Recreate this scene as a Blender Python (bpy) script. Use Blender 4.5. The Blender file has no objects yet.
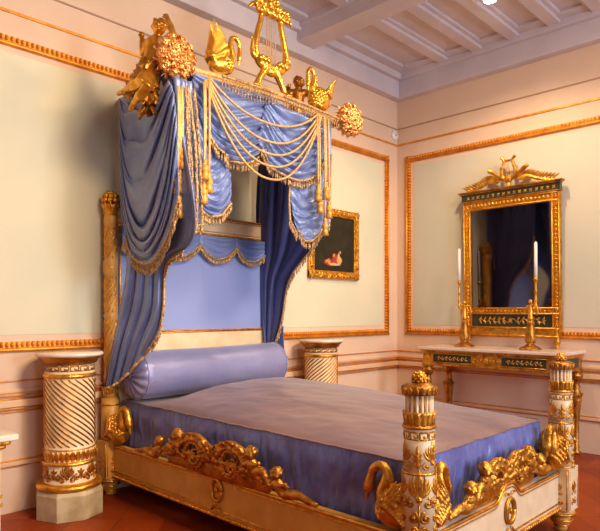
import bpy, math, random
from mathutils import Vector as V, Matrix, noise
random.seed(7)
PI = math.pi
sc = bpy.context.scene
COL = sc.collection

# ------------------------------------------------------------------ camera model
f, H = 593.0, 1.35
F = V((.717, .697, 0)).normalized(); R = V((F.y, -F.x, 0)); C = V((-5.984, -4.172, H))
def ray(px, py):
    return F + R*((px-300)/f) + V((0, 0, (312-py)/f))
def at(px, py, x=None, y=None, z=None, ln=None):
    """photo pixel -> point on a plane of the room (x=, y=, z= or the vertical plane over a ground line)"""
    d = ray(px, py)
    if ln:
        (ax, ay), (bx, by) = ln
        n = V((by-ay, ax-bx, 0)); t = n.dot(V((ax, ay, 0))-V((C.x, C.y, 0)))/n.dot(d)
    elif x is not None: t = (x-C.x)/d.x
    elif y is not None: t = (y-C.y)/d.y
    else: t = (z-C.z)/d.z
    return C + d*t

# ------------------------------------------------------------------ materials
def mat(name, col, rough=.5, metal=0, bump=0, bscale=40, var=0, vscale=6, col2=None, sheen=0, spec=.5, coat=0, detail=4, stretch=None):
    m = bpy.data.materials.new(name); m.use_nodes = True
    nt = m.node_tree; b = nt.nodes['Principled BSDF']
    b.inputs['Base Color'].default_value = (*col, 1)
    b.inputs['Roughness'].default_value = rough
    b.inputs['Metallic'].default_value = metal
    b.inputs['Specular IOR Level'].default_value = spec
    if sheen:
        b.inputs['Sheen Weight'].default_value = sheen; b.inputs['Sheen Roughness'].default_value = .35
    if coat: b.inputs['Coat Weight'].default_value = coat; b.inputs['Coat Roughness'].default_value = .15
    tc = nt.nodes.new('ShaderNodeTexCoord'); src = tc.outputs['Object']
    if stretch:
        mp = nt.nodes.new('ShaderNodeMapping'); mp.inputs['Scale'].default_value = stretch
        nt.links.new(src, mp.inputs[0]); src = mp.outputs[0]
    if col2 or var:
        n = nt.nodes.new('ShaderNodeTexNoise'); n.inputs['Scale'].default_value = vscale; n.inputs['Detail'].default_value = detail
        nt.links.new(src, n.inputs['Vector'])
        r = nt.nodes.new('ShaderNodeValToRGB'); c2 = col2 or tuple(c*(1-var) for c in col)
        r.color_ramp.elements[0].position = .35; r.color_ramp.elements[1].position = .65
        r.color_ramp.elements[0].color = (*c2, 1); r.color_ramp.elements[1].color = (*col, 1)
        nt.links.new(n.outputs['Fac'], r.inputs[0]); nt.links.new(r.outputs[0], b.inputs['Base Color'])
    if bump:
        n = nt.nodes.new('ShaderNodeTexNoise'); n.inputs['Scale'].default_value = bscale; n.inputs['Detail'].default_value = 5
        nt.links.new(src, n.inputs['Vector'])
        bp = nt.nodes.new('ShaderNodeBump'); bp.inputs['Strength'].default_value = bump; bp.inputs['Distance'].default_value = .01
        nt.links.new(n.outputs['Fac'], bp.inputs['Height']); nt.links.new(bp.outputs[0], b.inputs['Normal'])
    return m

GOLD = mat('gilding', (.95, .50, .07), .30, .85, .35, 60, col2=(.62, .26, .02), vscale=22)
GOLDB = mat('bright_gilding', (1.0, .60, .10), .26, .85, .25, 60, col2=(.85, .42, .04), vscale=20)
GOLDM = mat('aged_gilding', (.80, .40, .05), .33, .8, .4, 60, col2=(.42, .17, .02), vscale=20)
ROSEG = mat('rose_gilding', (.98, .56, .20), .34, .7, .3, 60, col2=(.62, .24, .05), vscale=24)
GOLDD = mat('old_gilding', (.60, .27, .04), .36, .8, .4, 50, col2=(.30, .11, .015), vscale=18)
TRIMG = mat('gilt_moulding', (.85, .36, .035), .42, .45, .2, 80, col2=(.62, .22, .02), vscale=15)
CREAM = mat('cream_paint', (.80, .64, .43), .38, 0, .15, 30, col2=(.72, .54, .32), vscale=9)
CREAMB = mat('shaded_cream_paint', (.68, .35, .065), .4, 0, .15, 30, col2=(.56, .26, .04), vscale=7)  # same cream as the foot rail, with warm shade put into the colour
SILK = mat('blue_silk', (.20, .275, .56), .36, .15, .25, 26, col2=(.125, .185, .45), vscale=3, sheen=.5, spec=.6)
SILKB = mat('lavender_silk', (.27, .275, .50), .38, .2, .3, 20, col2=(.21, .22, .44), vscale=3, sheen=.5, spec=.6)
SILKD = mat('shaded_blue_silk', (.065, .085, .27), .45, .08, .2, 30, col2=(.045, .06, .20), vscale=3, sheen=.2)  # blue silk with the canopy's inner shade put into a darker colour
SILKP = mat('headboard_silk', (.25, .32, .66), .6, 0, .06, 200, sheen=.3)
COVER_T = mat('mauve_silk', (.25, .150, .150), .42, .1, .9, 7, col2=(.165, .10, .115), vscale=4, sheen=.3, stretch=(1, .35, 1))
COVER_S = mat('violet_blue_silk', (.14, .175, .48), .36, .15, .8, 9, col2=(.095, .10, .33), vscale=6, sheen=.3)
CORD = mat('cream_gold_cord', (.80, .52, .22), .5, .25, .3, 200, col2=(.60, .32, .10), vscale=60)
FRINGE = mat('fringe_gold', (.75, .50, .22), .5, .3, .3, 150, col2=(.26, .14, .07), vscale=70)
TASSEL = mat('tassel_gold', (.85, .46, .10), .45, .35, .3, 150, col2=(.60, .27, .04), vscale=50)
MARBLE = mat('pale_marble', (.80, .66, .55), .2, 0, .02, 10, col2=(.70, .52, .44), vscale=7, detail=8)
MARBLEW = mat('white_marble', (.86, .80, .72), .2, 0, .02, 10, col2=(.78, .70, .62), vscale=7, detail=8)
STONE = mat('mottled_stone', (.62, .52, .33), .4, 0, .1, 20, col2=(.42, .33, .18), vscale=9, detail=8)
DKGREEN = mat('dark_green_paint', (.025, .035, .022), .35, 0, .1, 30)
WALLP = mat('peach_plaster', (.78, .57, .42), .7, 0, .05, 12, col2=(.73, .52, .37), vscale=2)
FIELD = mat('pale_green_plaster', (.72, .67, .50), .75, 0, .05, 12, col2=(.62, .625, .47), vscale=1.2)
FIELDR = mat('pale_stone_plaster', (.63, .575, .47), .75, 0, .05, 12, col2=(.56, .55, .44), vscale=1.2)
CEIL = mat('grey_lilac_paint', (.66, .585, .61), .6, 0, .06, 14, col2=(.58, .515, .54), vscale=2.5)
WAX = mat('white_wax', (.9, .88, .84), .4)
PLASTIC = mat('white_plastic', (.85, .85, .83), .4)
MIRROR = mat('old_mirror_glass', (.15, .125, .125), .05, 1.0)
BLACK = mat('black_metal', (.02, .02, .02), .4)
def emis(name, col, s):
    m = bpy.data.materials.new(name); m.use_nodes = True
    b = m.node_tree.nodes['Principled BSDF']; b.inputs['Emission Color'].default_value = (*col, 1); b.inputs['Emission Strength'].default_value = s
    return m
LAMPM = emis('lit_lamp_glass', (1, .9, .8), 25)

def tile_mat():
    m = mat('terracotta_tiles', (.30, .06, .02), .42, 0, .1, 30, spec=.2)
    nt = m.node_tree; b = nt.nodes['Principled BSDF']
    tc = nt.nodes.new('ShaderNodeTexCoord'); mp = nt.nodes.new('ShaderNodeMapping'); mp.inputs['Rotation'].default_value = (0, 0, PI/4)
    br = nt.nodes.new('ShaderNodeTexBrick'); br.offset = 0; br.inputs['Scale'].default_value = 1
    br.inputs['Brick Width'].default_value = .3; br.inputs['Row Height'].default_value = .3; br.inputs['Mortar Size'].default_value = .004
    br.inputs['Color1'].default_value = (.42, .068, .010, 1); br.inputs['Color2'].default_value = (.28, .036, .006, 1); br.inputs['Mortar'].default_value = (.20, .04, .012, 1)
    n = nt.nodes.new('ShaderNodeTexNoise'); n.inputs['Scale'].default_value = 5; n.inputs['Detail'].default_value = 6
    mx = nt.nodes.new('ShaderNodeMixRGB'); mx.blend_type = 'MULTIPLY'; mx.inputs[0].default_value = .5
    nt.links.new(tc.outputs['Object'], mp.inputs[0]); nt.links.new(mp.outputs[0], br.inputs[0]); nt.links.new(tc.outputs['Object'], n.inputs[0])
    nt.links.new(br.outputs[0], mx.inputs[1]); nt.links.new(n.outputs[0], mx.inputs[2]); nt.links.new(mx.outputs[0], b.inputs['Base Color'])
    return m
def painting_mat():
    """dark canvas with a small reclining pair in red and flesh near the bottom; object coords: x across, z up"""
    m = bpy.data.materials.new('oil_painting'); m.use_nodes = True; nt = m.node_tree; b = nt.nodes['Principled BSDF']
    b.inputs['Roughness'].default_value = .6; b.inputs['Specular IOR Level'].default_value = .15
    tc = nt.nodes.new('ShaderNodeTexCoord')
    nz = nt.nodes.new('ShaderNodeTexNoise'); nz.inputs['Scale'].default_value = 9; nz.inputs['Detail'].default_value = 5
    nt.links.new(tc.outputs['Object'], nz.inputs[0])
    r0 = nt.nodes.new('ShaderNodeValToRGB'); r0.color_ramp.elements[0].color = (.008, .008, .006, 1); r0.color_ramp.elements[1].color = (.05, .04, .02, 1)
    nt.links.new(nz.outputs[0], r0.inputs[0]); cur = r0.outputs[0]
    for cx, cz, w, h, col in ((-.05, -.20, .13, .045, (.40, .03, .015)), (.02, -.16, .05, .07, (.42, .05, .02)), (.085, -.17, .05, .05, (.62, .36, .13)), (-.10, -.185, .05, .022, (.55, .24, .09)), (.0, -.215, .10, .018, (.66, .42, .22)), (.075, -.125, .022, .045, (.70, .40, .18)), (.10, -.085, .018, .02, (.55, .28, .12)), (-.005, -.12, .02, .022, (.5, .25, .1))):
        mp = nt.nodes.new('ShaderNodeMapping'); mp.vector_type = 'POINT'
        mp.inputs['Location'].default_value = (-cx/w, 0, -cz/h); mp.inputs['Scale'].default_value = (1/w, 0, 1/h)
        nt.links.new(tc.outputs['Object'], mp.inputs[0])
        ln = nt.nodes.new('ShaderNodeVectorMath'); ln.operation = 'LENGTH'; nt.links.new(mp.outputs[0], ln.inputs[0])
        ad = nt.nodes.new('ShaderNodeMath'); ad.operation = 'ADD'; nt.links.new(ln.outputs['Value'], ad.inputs[0])
        n2 = nt.nodes.new('ShaderNodeTexNoise'); n2.inputs['Scale'].default_value = 30; nt.links.new(tc.outputs['Object'], n2.inputs[0]); nt.links.new(n2.outputs[0], ad.inputs[1])
        rp = nt.nodes.new('ShaderNodeMapRange'); rp.inputs[1].default_value = 1.15; rp.inputs[2].default_value = 1.45; rp.inputs[3].default_value = 1; rp.inputs[4].default_value = 0
        nt.links.new(ad.outputs[0], rp.inputs[0])
        mx = nt.nodes.new('ShaderNodeMixRGB'); nt.links.new(rp.outputs[0], mx.inputs[0]); nt.links.new(cur, mx.inputs[1]); mx.inputs[2].default_value = (*col, 1); cur = mx.outputs[0]
    nt.links.new(cur, b.inputs['Base Color']); return m

# ------------------------------------------------------------------ mesh building
class MB:
    def __init__(s): s.v = []; s.f = []; s.mi = []; s.flat = set()
    def add(s, vs, fs, m=0, flat=False):
        o = len(s.v); s.v += [tuple(p) for p in vs]
        for q in fs:
            if flat: s.flat.add(len(s.f))
            s.f.append(tuple(i+o for i in q)); s.mi.append(m)
        return s
    def box(s, a, b, m=0):
        (x0, y0, z0), (x1, y1, z1) = a, b
        vs = [(x0,y0,z0),(x1,y0,z0),(x1,y1,z0),(x0,y1,z0),(x0,y0,z1),(x1,y0,z1),(x1,y1,z1),(x0,y1,z1)]
        return s.add(vs, [(0,3,2,1),(4,5,6,7),(0,1,5,4),(1,2,6,5),(2,3,7,6),(3,0,4,7)], m, True)
    def lathe(s, prof, n=32, c=(0,0,0), m=0, M=None, rf=None):
        vs = []; c = V(c)
        for r, z in prof:
            for k in range(n):
                a = 2*PI*k/n; rr = r*(rf(a, z) if rf else 1)
                p = V((rr*math.cos(a), rr*math.sin(a), z))
                vs.append(c+(M @ p if M else p))
        fs = []
        for j in range(len(prof)-1):
            for k in range(n):
                a, b = j*n+k, j*n+(k+1) % n
                fs.append((a, b, b+n, a+n))
        o = len(vs)
        fs.append(tuple(reversed(range(n)))); fs.append(tuple(range(o-n, o)))
        return s.add(vs, fs, m)
    def tube(s, path, r, n=8, m=0, nrm=None, th=None, twist=0):
        """round tube; with nrm an elliptic ribbon: r = half width, th = thickness / width"""
        P = [V(p) for p in path]; L = len(P)
        rs = r if isinstance(r, (list, tuple)) else [r]*L
        vs = []; up = None
        for i in range(L):
            T = (P[min(i+1, L-1)]-P[max(i-1, 0)])
            T = T.normalized() if T.length > 1e-9 else V((0, 0, 1))
            if nrm is not None:
                N = nrm[i] if isinstance(nrm, list) else nrm
            else:
                N = up if up is not None else (V((0, 0, 1)) if abs(T.z) < .9 else V((1, 0, 0)))
            S = T.cross(V(N))
            if S.length < 1e-6: S = T.cross(V((.3, .5, .8)))
            S.normalize(); N2 = S.cross(T); up = N2
            k_ = th if th else 1
            for k in range(n):
                a = 2*PI*k/n+twist*i
                vs.append(P[i]+S*(math.cos(a)*rs[i])+N2*(math.sin(a)*rs[i]*k_))
        fs = [(i*n+k, i*n+(k+1) % n, (i+1)*n+(k+1) % n, (i+1)*n+k) for i in range(L-1) for k in range(n)]
        fs.append(tuple(reversed(range(n)))); fs.append(tuple(range((L-1)*n, L*n)))
        return s.add(vs, fs, m)
    def ell(s, c, r, m=0, n=12, k=8, M=None):
        if isinstance(r, (int, float)): r = (r, r, r)
        c = V(c); vs = [c+(M @ V((0, 0, -r[2])) if M else V((0, 0, -r[2])))]
        for j in range(1, k):
            b = -PI/2+PI*j/k
            for i in range(n):
                a = 2*PI*i/n; p = V((r[0]*math.cos(a)*math.cos(b), r[1]*math.sin(a)*math.cos(b), r[2]*math.sin(b)))
                vs.append(c+(M @ p if M else p))
        vs.append(c+(M @ V((0, 0, r[2])) if M else V((0, 0, r[2])))); e = len(vs)-1
        fs = [(0, 1+(i+1) % n, 1+i) for i in range(n)]
        for j in range(k-2):
            for i in range(n):
                a, b = 1+j*n+i, 1+j*n+(i+1) % n; fs.append((a, b, b+n, a+n))
        o = 1+(k-2)*n
        fs += [(o+i, o+(i+1) % n, e) for i in range(n)]
        return s.add(vs, fs, m)
    def grid(s, rows, m=0):
        nc = len(rows[0]); vs = [p for r in rows for p in r]
        return s.add(vs, [(j*nc+i, j*nc+i+1, (j+1)*nc+i+1, (j+1)*nc+i) for j in range(len(rows)-1) for i in range(nc-1)], m)
    def prism(s, poly, d, m=0):
        """planar polygon (list of 3d points) pushed along vector d"""
        P = [V(p) for p in poly]; n = len(P); d = V(d)
        return s.add(P+[p+d for p in P], [tuple(range(n)), tuple(reversed(range(n, 2*n)))]+[(i, i+n, (i+1) % n+n, (i+1) % n) for i in range(n)], m, True)
    def xf(s, M):
        s.v = [tuple(M @ V(p)) for p in s.v]; return s
    def merge(s, o, M=None):
        b = len(s.v); fb = len(s.f)
        s.v += [tuple(M @ V(p)) if M else p for p in o.v]; s.f += [tuple(i+b for i in q) for q in o.f]; s.mi += o.mi
        s.flat |= {k+fb for k in o.flat}
        return s
    def mesh(s, name, mats):
        me = bpy.data.meshes.new(name); me.from_pydata(s.v, [], s.f)
        for m in (mats if isinstance(mats, (list, tuple)) else [mats]): me.materials.append(m)
        for i, p in enumerate(me.polygons):
            p.material_index = s.mi[i]; p.use_smooth = i not in s.flat
        me.validate(); me.update(); return me
    def build(s, name, mats, parent=None, bevel=0, solid=0, sub=0):
        o = bpy.data.objects.new(name, s.mesh(name, mats)); COL.objects.link(o)
        if parent: o.parent = parent
        if solid: md = o.modifiers.new('thick', 'SOLIDIFY'); md.thickness = solid; md.offset = 0
        if bevel: md = o.modifiers.new('bevel', 'BEVEL'); md.width = bevel; md.segments = 2; md.limit_method = 'ANGLE'
        if sub: md = o.modifiers.new('sub', 'SUBSURF'); md.levels = sub; md.render_levels = sub
        return o

def carve(mb, name, m, parent=None, voxel=.006, it=3):
    """unite overlapping closed shapes into one continuous carved surface"""
    me = mb.mesh(name, m); o = bpy.data.objects.new(name, me); COL.objects.link(o)
    md = o.modifiers.new('r', 'REMESH'); md.mode = 'VOXEL'; md.voxel_size = voxel; md.use_smooth_shade = True
    if it: md = o.modifiers.new('s', 'SMOOTH'); md.factor = .5; md.iterations = it
    dg = bpy.context.evaluated_depsgraph_get(); dg.update()
    nm = bpy.data.meshes.new_from_object(o.evaluated_get(dg)); nm.materials.clear(); nm.materials.append(m); nm.name = name
    for p in nm.polygons: p.use_smooth = True; p.material_index = 0
    o.modifiers.clear(); o.data = nm; bpy.data.meshes.remove(me)
    if parent: o.parent = parent
    return o

def tag(o, label=None, cat=None, group=None, kind=None):
    if label: o['label'] = label
    if cat: o['category'] = cat
    if group: o['group'] = group
    if kind: o['kind'] = kind
    return o
def thing(name, label, cat, group=None):
    o = bpy.data.objects.new(name, None); COL.objects.link(o); o.empty_display_size = .1
    return tag(o, label, cat, group)
def anchor(root, loc):
    """give a thing modelled in room coordinates its own base point"""
    T = Matrix.Translation(-V(loc)); done = set()
    def go(o):
        if o.data is not None and o.data.name not in done: done.add(o.data.name); o.data.transform(T)
        for c in o.children: go(c)
    go(root); root.location = loc; return root
def copy_tree(o, parent=None):
    c = o.copy(); COL.objects.link(c); c.parent = parent
    for ch in list(o.children): copy_tree(ch, c)
    return c
def struct(mb, name, m, **k): return tag(mb.build(name, m, **k), kind='structure')

def cr(pts, n):
    """smooth curve through points"""
    P = [V(p) for p in pts]; L = len(P)-1; out = []
    for i in range(n+1):
        t = i/n*L; k = min(int(t), L-1); u = t-k
        a, b, c, d = P[max(k-1, 0)], P[k], P[k+1], P[min(k+2, L)]
        if k == 0: a = b*2-c
        if k == L-1: d = c*2-b
        out.append(.5*((2*b)+(c-a)*u+(2*a-5*b+4*c-d)*u*u+(3*b-a-3*c+d)*u**3))
    return out
def resample(path, step):
    P = [V(p) for p in path]; out = [(P[0], (P[1]-P[0]).normalized())]; acc = 0
    for a, b in zip(P, P[1:]):
        L = (b-a).length
        while acc+L >= step:
            t = (step-acc)/L; a = a+(b-a)*t; L = (b-a).length; acc = 0
            out.append((a.copy(), (b-a).normalized() if L > 1e-6 else out[-1][1]))
        acc += L
    return out
def lp(a, b, n): a = V(a); b = V(b); return [a+(b-a)*(i/n) for i in range(n+1)]

# relief: motifs drawn in (u, v) and laid on a surface  m(u, v) -> (point, normal)
def flat_map(o, U, W):
    o, U, W = V(o), V(U).normalized(), V(W).normalized(); N = U.cross(W)
    return lambda u, v: (o+U*u+W*v, N)
def cyl_map(c, r, a0=0):
    c = V(c); rf = r if callable(r) else (lambda v: r)
    def m(u, v):
        a = a0+u/rf(v); n = V((math.cos(a), math.sin(a), 0)); return (c+n*rf(v)+V((0, 0, v)), n)
    return m
def stroke(mb, m, path, w, th=.5, n=6, mi=0, lift=0):
    Q = [m(u, v) for u, v in path]
    mb.tube([p+nn*lift for p, nn in Q], w, n, mi, [nn for p, nn in Q], th)
def tw(L, w, a=.25, b=.15): return [w*(a if i == 0 else b if i == L-1 else .35+.65*math.sin(PI*(i/(L-1))**.8)) for i in range(L)]
def petal(mb, m, cu, cv, ang, L, w, curl=0, th=.5, mi=0, n=7):
    p = []
    for i in range(n):
        t = i/(n-1); a = ang+curl*t*t; p.append((cu+math.cos(a)*L*t, cv+math.sin(a)*L*t))
    stroke(mb, m, p, tw(n, w), th, 6, mi)
def spiral(mb, m, cu, cv, r, a0, turns, w, mi=0, n=16, s=1, tail=None):
    p = [(cu+r*(1-.85*i/n)*math.cos(a0+s*2*PI*turns*i/n), cv+r*(1-.85*i/n)*math.sin(a0+s*2*PI*turns*i/n)) for i in range(n+1)]
    if tail: p = tail+p
    stroke(mb, m, p, w, .7, 6, mi)
    q, nn = m(*p[-1]); mb.ell(q, w*1.5, mi, 8, 6)
def palmette(mb, m, cu, cv, s, mi=0, k=7):
    for i in range(k):
        a = PI/2+(i-(k-1)/2)*(2.5/k); L = s*(.95-.35*abs(i-(k-1)/2)/(k/2))
        petal(mb, m, cu, cv-s*.25, a, L, s*(.105 if k < 8 else .07), .35*(1 if i < (k-1)/2 else -1 if i > (k-1)/2 else 0), .6, mi)
    for sg in (-1, 1): spiral(mb, m, cu+sg*s*.3, cv-s*.45, s*.2, PI/2, 1.1, s*.045, mi, 12, -sg)
    q, nn = m(cu, cv-s*.3); mb.ell(q, s*.12, mi, 8, 6)
def meander(mb, m, u0, u1, v0, v1, n, w, mi=0):
    L = (u1-u0)/n; h = v1-v0
    for i in range(n):
        a = u0+i*L; P = [(0, 0), (0, 1), (.8, 1), (.8, .3), (.4, .3), (.4, .6)]
        q = [(a+x*L, v0+y*h) for x, y in P]
        for (x0, y0), (x1, y1) in zip(q, q[1:]):
            stroke(mb, m, [(x0+(x1-x0)*t/3, y0+(y1-y0)*t/3) for t in range(4)], w, .6, 4, mi)
        stroke(mb, m, [(a+L*t/4, v0) for t in range(5)], w, .6, 4, mi)
def leaf_ring(mb, c, r, z0, z1, n, out=.012, mi=0, w=None, down=False):
    c = V(c); w = w or PI*r/n*1.05
    for k in range(n):
        a = 2*PI*k/n; d = V((math.cos(a), math.sin(a), 0)); p = []
        for i in range(6):
            t = i/5; p.append(c+d*(r+out*t**2.2*1.0)+V((0, 0, (z0+(z1-z0)*t) if not down else (z1+(z0-z1)*t))))
        mb.tube(p, [w*.8, w, w, w*.95, w*.7, w*.25], 6, mi, [d]*6, .35)
def bead_strip(mb, a, b, up, out, w, th, step, mi=0):
    """gilt moulding: flat band with a row of small raised ovals"""
    a, b, up, out = V(a), V(b), V(up).normalized(), V(out).normalized(); T = (b-a).normalized(); L = (b-a).length
    def bx(o, w0, w1, t, m=mi):
        P = [o+up*w0, o+up*w1, o+up*w1+out*t, o+up*w0+out*t]; mb.prism(P, T*L, m)
    bx(a, -w/2, -w*.08, th*.45); mb.tube([a+up*(-w*.30)+out*th*.45, a+T*L+up*(-w*.30)+out*th*.45], w*.19, 8, mi)
    bx(a, -w*.08, w*.44, th*.18)
    n = max(1, int(L/step)); M = Matrix((T, up, out)).transposed()
    for i in range(n): mb.ell(a+T*((i+.5)*L/n)+up*(w*.17), (step*.36, w*.34, th*1.0), mi, 6, 5, M)

# ------------------------------------------------------------------ room
ZC = 4.14
struct(MB().box((-8.5, -8, -.1), (.3, .3, 0)), 'floor', tile_mat())
m = MB().box((-8.5, 0, 0), (.2, .2, 4.4)); struct(m, 'wall_back', WALLP)
m = MB().box((0, -8, 0), (.2, 0, 4.4)); struct(m, 'wall_right', WALLP)
m = MB().box((-8.7, -8, 0), (-8.5, .2, 4.4)); struct(m, 'wall_left', WALLP)
# front wall (behind the camera) with two tall windows
m = MB()
for x0, x1 in ((-8.5, -6.3), (-5.0, -3.3), (-2.0, .2)): m.box((x0, -8.2, 0), (x1, -8, 4.4))
for x0, x1 in ((-6.3, -5.0), (-3.3, -2.0)): m.box((x0, -8.2, 0), (x1, -8, .9)); m.box((x0, -8.2, 3.2), (x1, -8, 4.4))
struct(m, 'wall_front', WALLP)
for i, (x0, x1) in enumerate(((-6.3, -5.0), (-3.3, -2.0))):
    m = MB()
    for a, b in ((x0, x0+.06), (x1-.06, x1), ((x0+x1)/2-.03, (x0+x1)/2+.03)): m.box((a, -8.13, .9), (b, -8.07, 3.2))
    for z in (.9, 1.65, 2.4, 3.14): m.box((x0, -8.13, z), (x1, -8.07, z+.06))
    struct(m, 'window_%d' % (i+1), CREAM)
# ceiling: coffers between beams
m = MB(); m.box((-8.5, -8, ZC+.05), (0, 0, ZC+.3)); struct(m, 'ceiling', CEIL)
m = MB(); m.box((-8.5, -.10, 3.89), (0, 0, ZC+.1)); m.box((-8.5, -.16, ZC-.05), (0, -.09, ZC+.14)); m.box((-8.5, -.28, ZC+.02), (0, -.15, ZC+.14))
struct(m, 'trim_1', CEIL, bevel=.008)
m = MB(); m.box((-.10, -8, 3.89), (0, -.1, ZC+.1)); m.box((-.16, -8, ZC-.052), (-.09, -.15, ZC+.138)); m.box((-.28, -8, ZC+.018), (-.155, -.285, ZC+.138))
struct(m, 'trim_2', CEIL, bevel=.008)
for i, x in enumerate((-1.70, -4.6)):
    m = MB(); m.box((x-.14, -8, 4.0), (x+.10, -.08, ZC+.2)); m.box((x-.17, -8, 4.12), (x-.13, -.08, ZC+.2)); m.box((x+.09, -8, 4.07), (x+.15, -.08, ZC+.2))
    struct(m, 'trim_%d' % (3+i), CEIL, bevel=.008)
k = 5
for x0, x1 in ((-1.56, -.12), (-4.46, -1.86), (-8.5, -4.76)):
    m = MB()
    for j in range(19):
        y = -.72-.405*j; m.box((x0, y-.06, ZC-.01), (x1, y+.06, ZC+.15)); m.box((x0, y-.10, ZC+.022), (x1, y+.10, ZC+.15))
    struct(m, 'trim_%d' % k, CEIL, bevel=.006); k += 1
# gilt framed wall panels, thin lines, dado mouldings
def wall_panel(k, a, b, z0, z1, wall, field):
    """wall 'b' = back (a, b are x) or 'r' = right (a, b are y)"""
    P = (lambda u, d, z: V((u, -d, z))) if wall == 'b' else (lambda u, d, z: V((-d, u, z)))
    out = P(0, 1, 0); m = MB()
    q = .115
    m.box(tuple(min(s, t) for s, t in zip(P(a+q, 0, z0+q), P(b-q, .004, z1-q))), tuple(max(s, t) for s, t in zip(P(a+q, 0, z0+q), P(b-q, .004, z1-q))))
    struct(m, 'trim_%d' % k, field)
    m = MB(); w = .074; U = P(1, 0, 0)
    bead_strip(m, P(a, .0, z1-w/2), P(b, .0, z1-w/2), (0, 0, 1), out, w, .03, .034)
    bead_strip(m, P(a, .0, z0+w/2), P(b, .0, z0+w/2), (0, 0, 1), out, w, .03, .034)
    bead_strip(m, P(a+w/2, .0, z0), P(a+w/2, .0, z1), U, out, w, .03, .034)
    bead_strip(m, P(b-w/2, .0, z0), P(b-w/2, .0, z1), -U, out, w, .03, .034)
    struct(m, 'trim_%d' % (k+1), TRIMG)
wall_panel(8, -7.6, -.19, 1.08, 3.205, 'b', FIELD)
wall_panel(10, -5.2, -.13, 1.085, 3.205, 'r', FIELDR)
def hmould(mb, z, w, d, mi=0):
    mb.box((-8.5, -d, z-w/2), (0, 0, z+w/2), mi); mb.box((-d, -8, z-w/2), (0, -d, z+w/2), mi)
m = MB(); hmould(m, 3.365, .018, .012); struct(m, 'trim_12', TRIMG)
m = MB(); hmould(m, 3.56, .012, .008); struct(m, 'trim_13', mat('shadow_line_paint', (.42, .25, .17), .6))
m = MB()
for z, w, d in ((.885, .010, .012), (.79, .012, .026), (.765, .008, .016), (.70, .012, .026), (.678, .008, .014), (.35, .012, .018), (.31, .008, .012)): hmould(m, z, w, d)
struct(m, 'trim_14', TRIMG, bevel=.003)
m = MB(); hmould(m, .735, .05, .034); hmould(m, .33, .03, .022); hmould(m, .82, .03, .014)
struct(m, 'trim_15', mat('warm_dado_paint', (.78, .52, .32), .6), bevel=.006)

# ------------------------------------------------------------------ silk sheets
def sheet(rows, nu, nv, fold, n, m=0, mb=None):
    """smooth sheet through rows of control points, folds pushed along n by fold(u, v)"""
    R1 = [cr(r, nu) for r in rows]; cols = [cr([r[i] for r in R1], nv) for i in range(nu+1)]
    n = V(n).normalized(); G = []
    for j in range(nv+1):
        G.append([cols[i][j]+n*fold(i/nu, j/nv) for i in range(nu+1)])
    mb = mb or MB(); mb.grid(G, m); return mb, G
def rid(t): return abs(math.sin(PI*t))**.7
def swag_fold(A, n, seed=0):
    def g(u, v):
        e = (max(0, math.sin(PI*u)))**.45
        w = v*n+.35*math.sin(2*PI*u+seed)*v+.8*noise.noise(V((u*2.2, v*2.5, seed)))
        return A*(.25+.75*e)*((rid(w)-.5)*(.9+.7*noise.noise(V((u*3, v*4, seed+9))))+.3*(rid(w*1.9+1.1*noise.noise(V((u*3, v*2, seed+5))))-.5)+.12*noise.noise(V((u*9, v*14, seed))))+A*.5*e*math.sin(PI*v)
    return g
def hang_fold(A, n, seed=0, pinch=None):
    def g(u, v):
        w = u*n+.6*noise.noise(V((u*2, v*1.6, seed)))
        a = A*(1+.4*noise.noise(V((u*5, v*2, seed+3))))
        if pinch: a *= pinch(v)
        return a*(rid(w)-.5+.3*(rid(w*2.1+.8*noise.noise(V((u*3, v*2.5, seed+6))))-.5))
    return g
def fringe(path, L, step, name, parent, trim=.0095, m=None, d=V((0, -1, 0))):
    """woven heading with a row of hanging drops"""
    mb = MB(); P = resample(path, step)
    mb.tube([p for p, t in resample(path, .012)], trim, 6, 0)
    for i, (p, t) in enumerate(P):
        l = L*random.uniform(.95, 1.15); q = p+V((random.uniform(-.004, .004), random.uniform(-.004, .004), -l*.45)); e = q+V((0, 0, -l*.55))
        mb.tube([p, q], .003, 4, 0); mb.ell(q, (.0075, .0075, .008), 0, 6, 4); mb.tube([q, q*.6+e*.4, e], [.004, .009, .002], 5, 0)
        if i % 2 == 0: mb.ell(p+V((0, 0, -l*.18))+d*.004, .0055, 0, 5, 4)
    return mb.build(name, m or FRINGE, parent)

# left side drape: plane over the left rail of the canopy
LL = ((-3.69, 0), (-3.86, -1.0))
LW = ((-3.89, 0), (-3.80, -.6))
def pl(*q): return [at(a, b, ln=LL) for a, b in q]
def pw(*q): return [at(a, b, ln=LW) for a, b in q]
nL = V((-.72, -.69, 0))
lc = thing('bed_curtain', 'long pale blue silk curtain on the left of the bed, falling to the bolster', 'curtain')
rows = [pl((120, 98), (134, 95), (152, 85), (171, 78)), pl((123, 205), (145, 215), (170, 221), (196, 224)), pw((126, 262), (139, 262), (153, 262), (168, 263)), pw((120, 305), (134, 307), (150, 308), (164, 308)), pw((112, 345), (126, 341), (143, 338), (160, 333)), pw((104, 389), (116, 384), (131, 371), (152, 347))]
mb, G = sheet(rows, 70, 60, hang_fold(.045, 4.2, 1, lambda v: .5+.5*v), nL)
mb.build('curtain_cloth', SILK, lc, solid=.004)
edge = [r[-1]+nL*.006 for r in G[18:]]
fringe(edge, .045, .024, 'side_fringe', lc)
bm_ = MB(); bm_.tube([p+nL*.006 for p in G[-1]], .010, 6); bm_.tube(edge, .009, 6); bm_.build('gold_edging', CORD, lc)
anchor(lc, (-3.85, -.4, .9))

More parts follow.
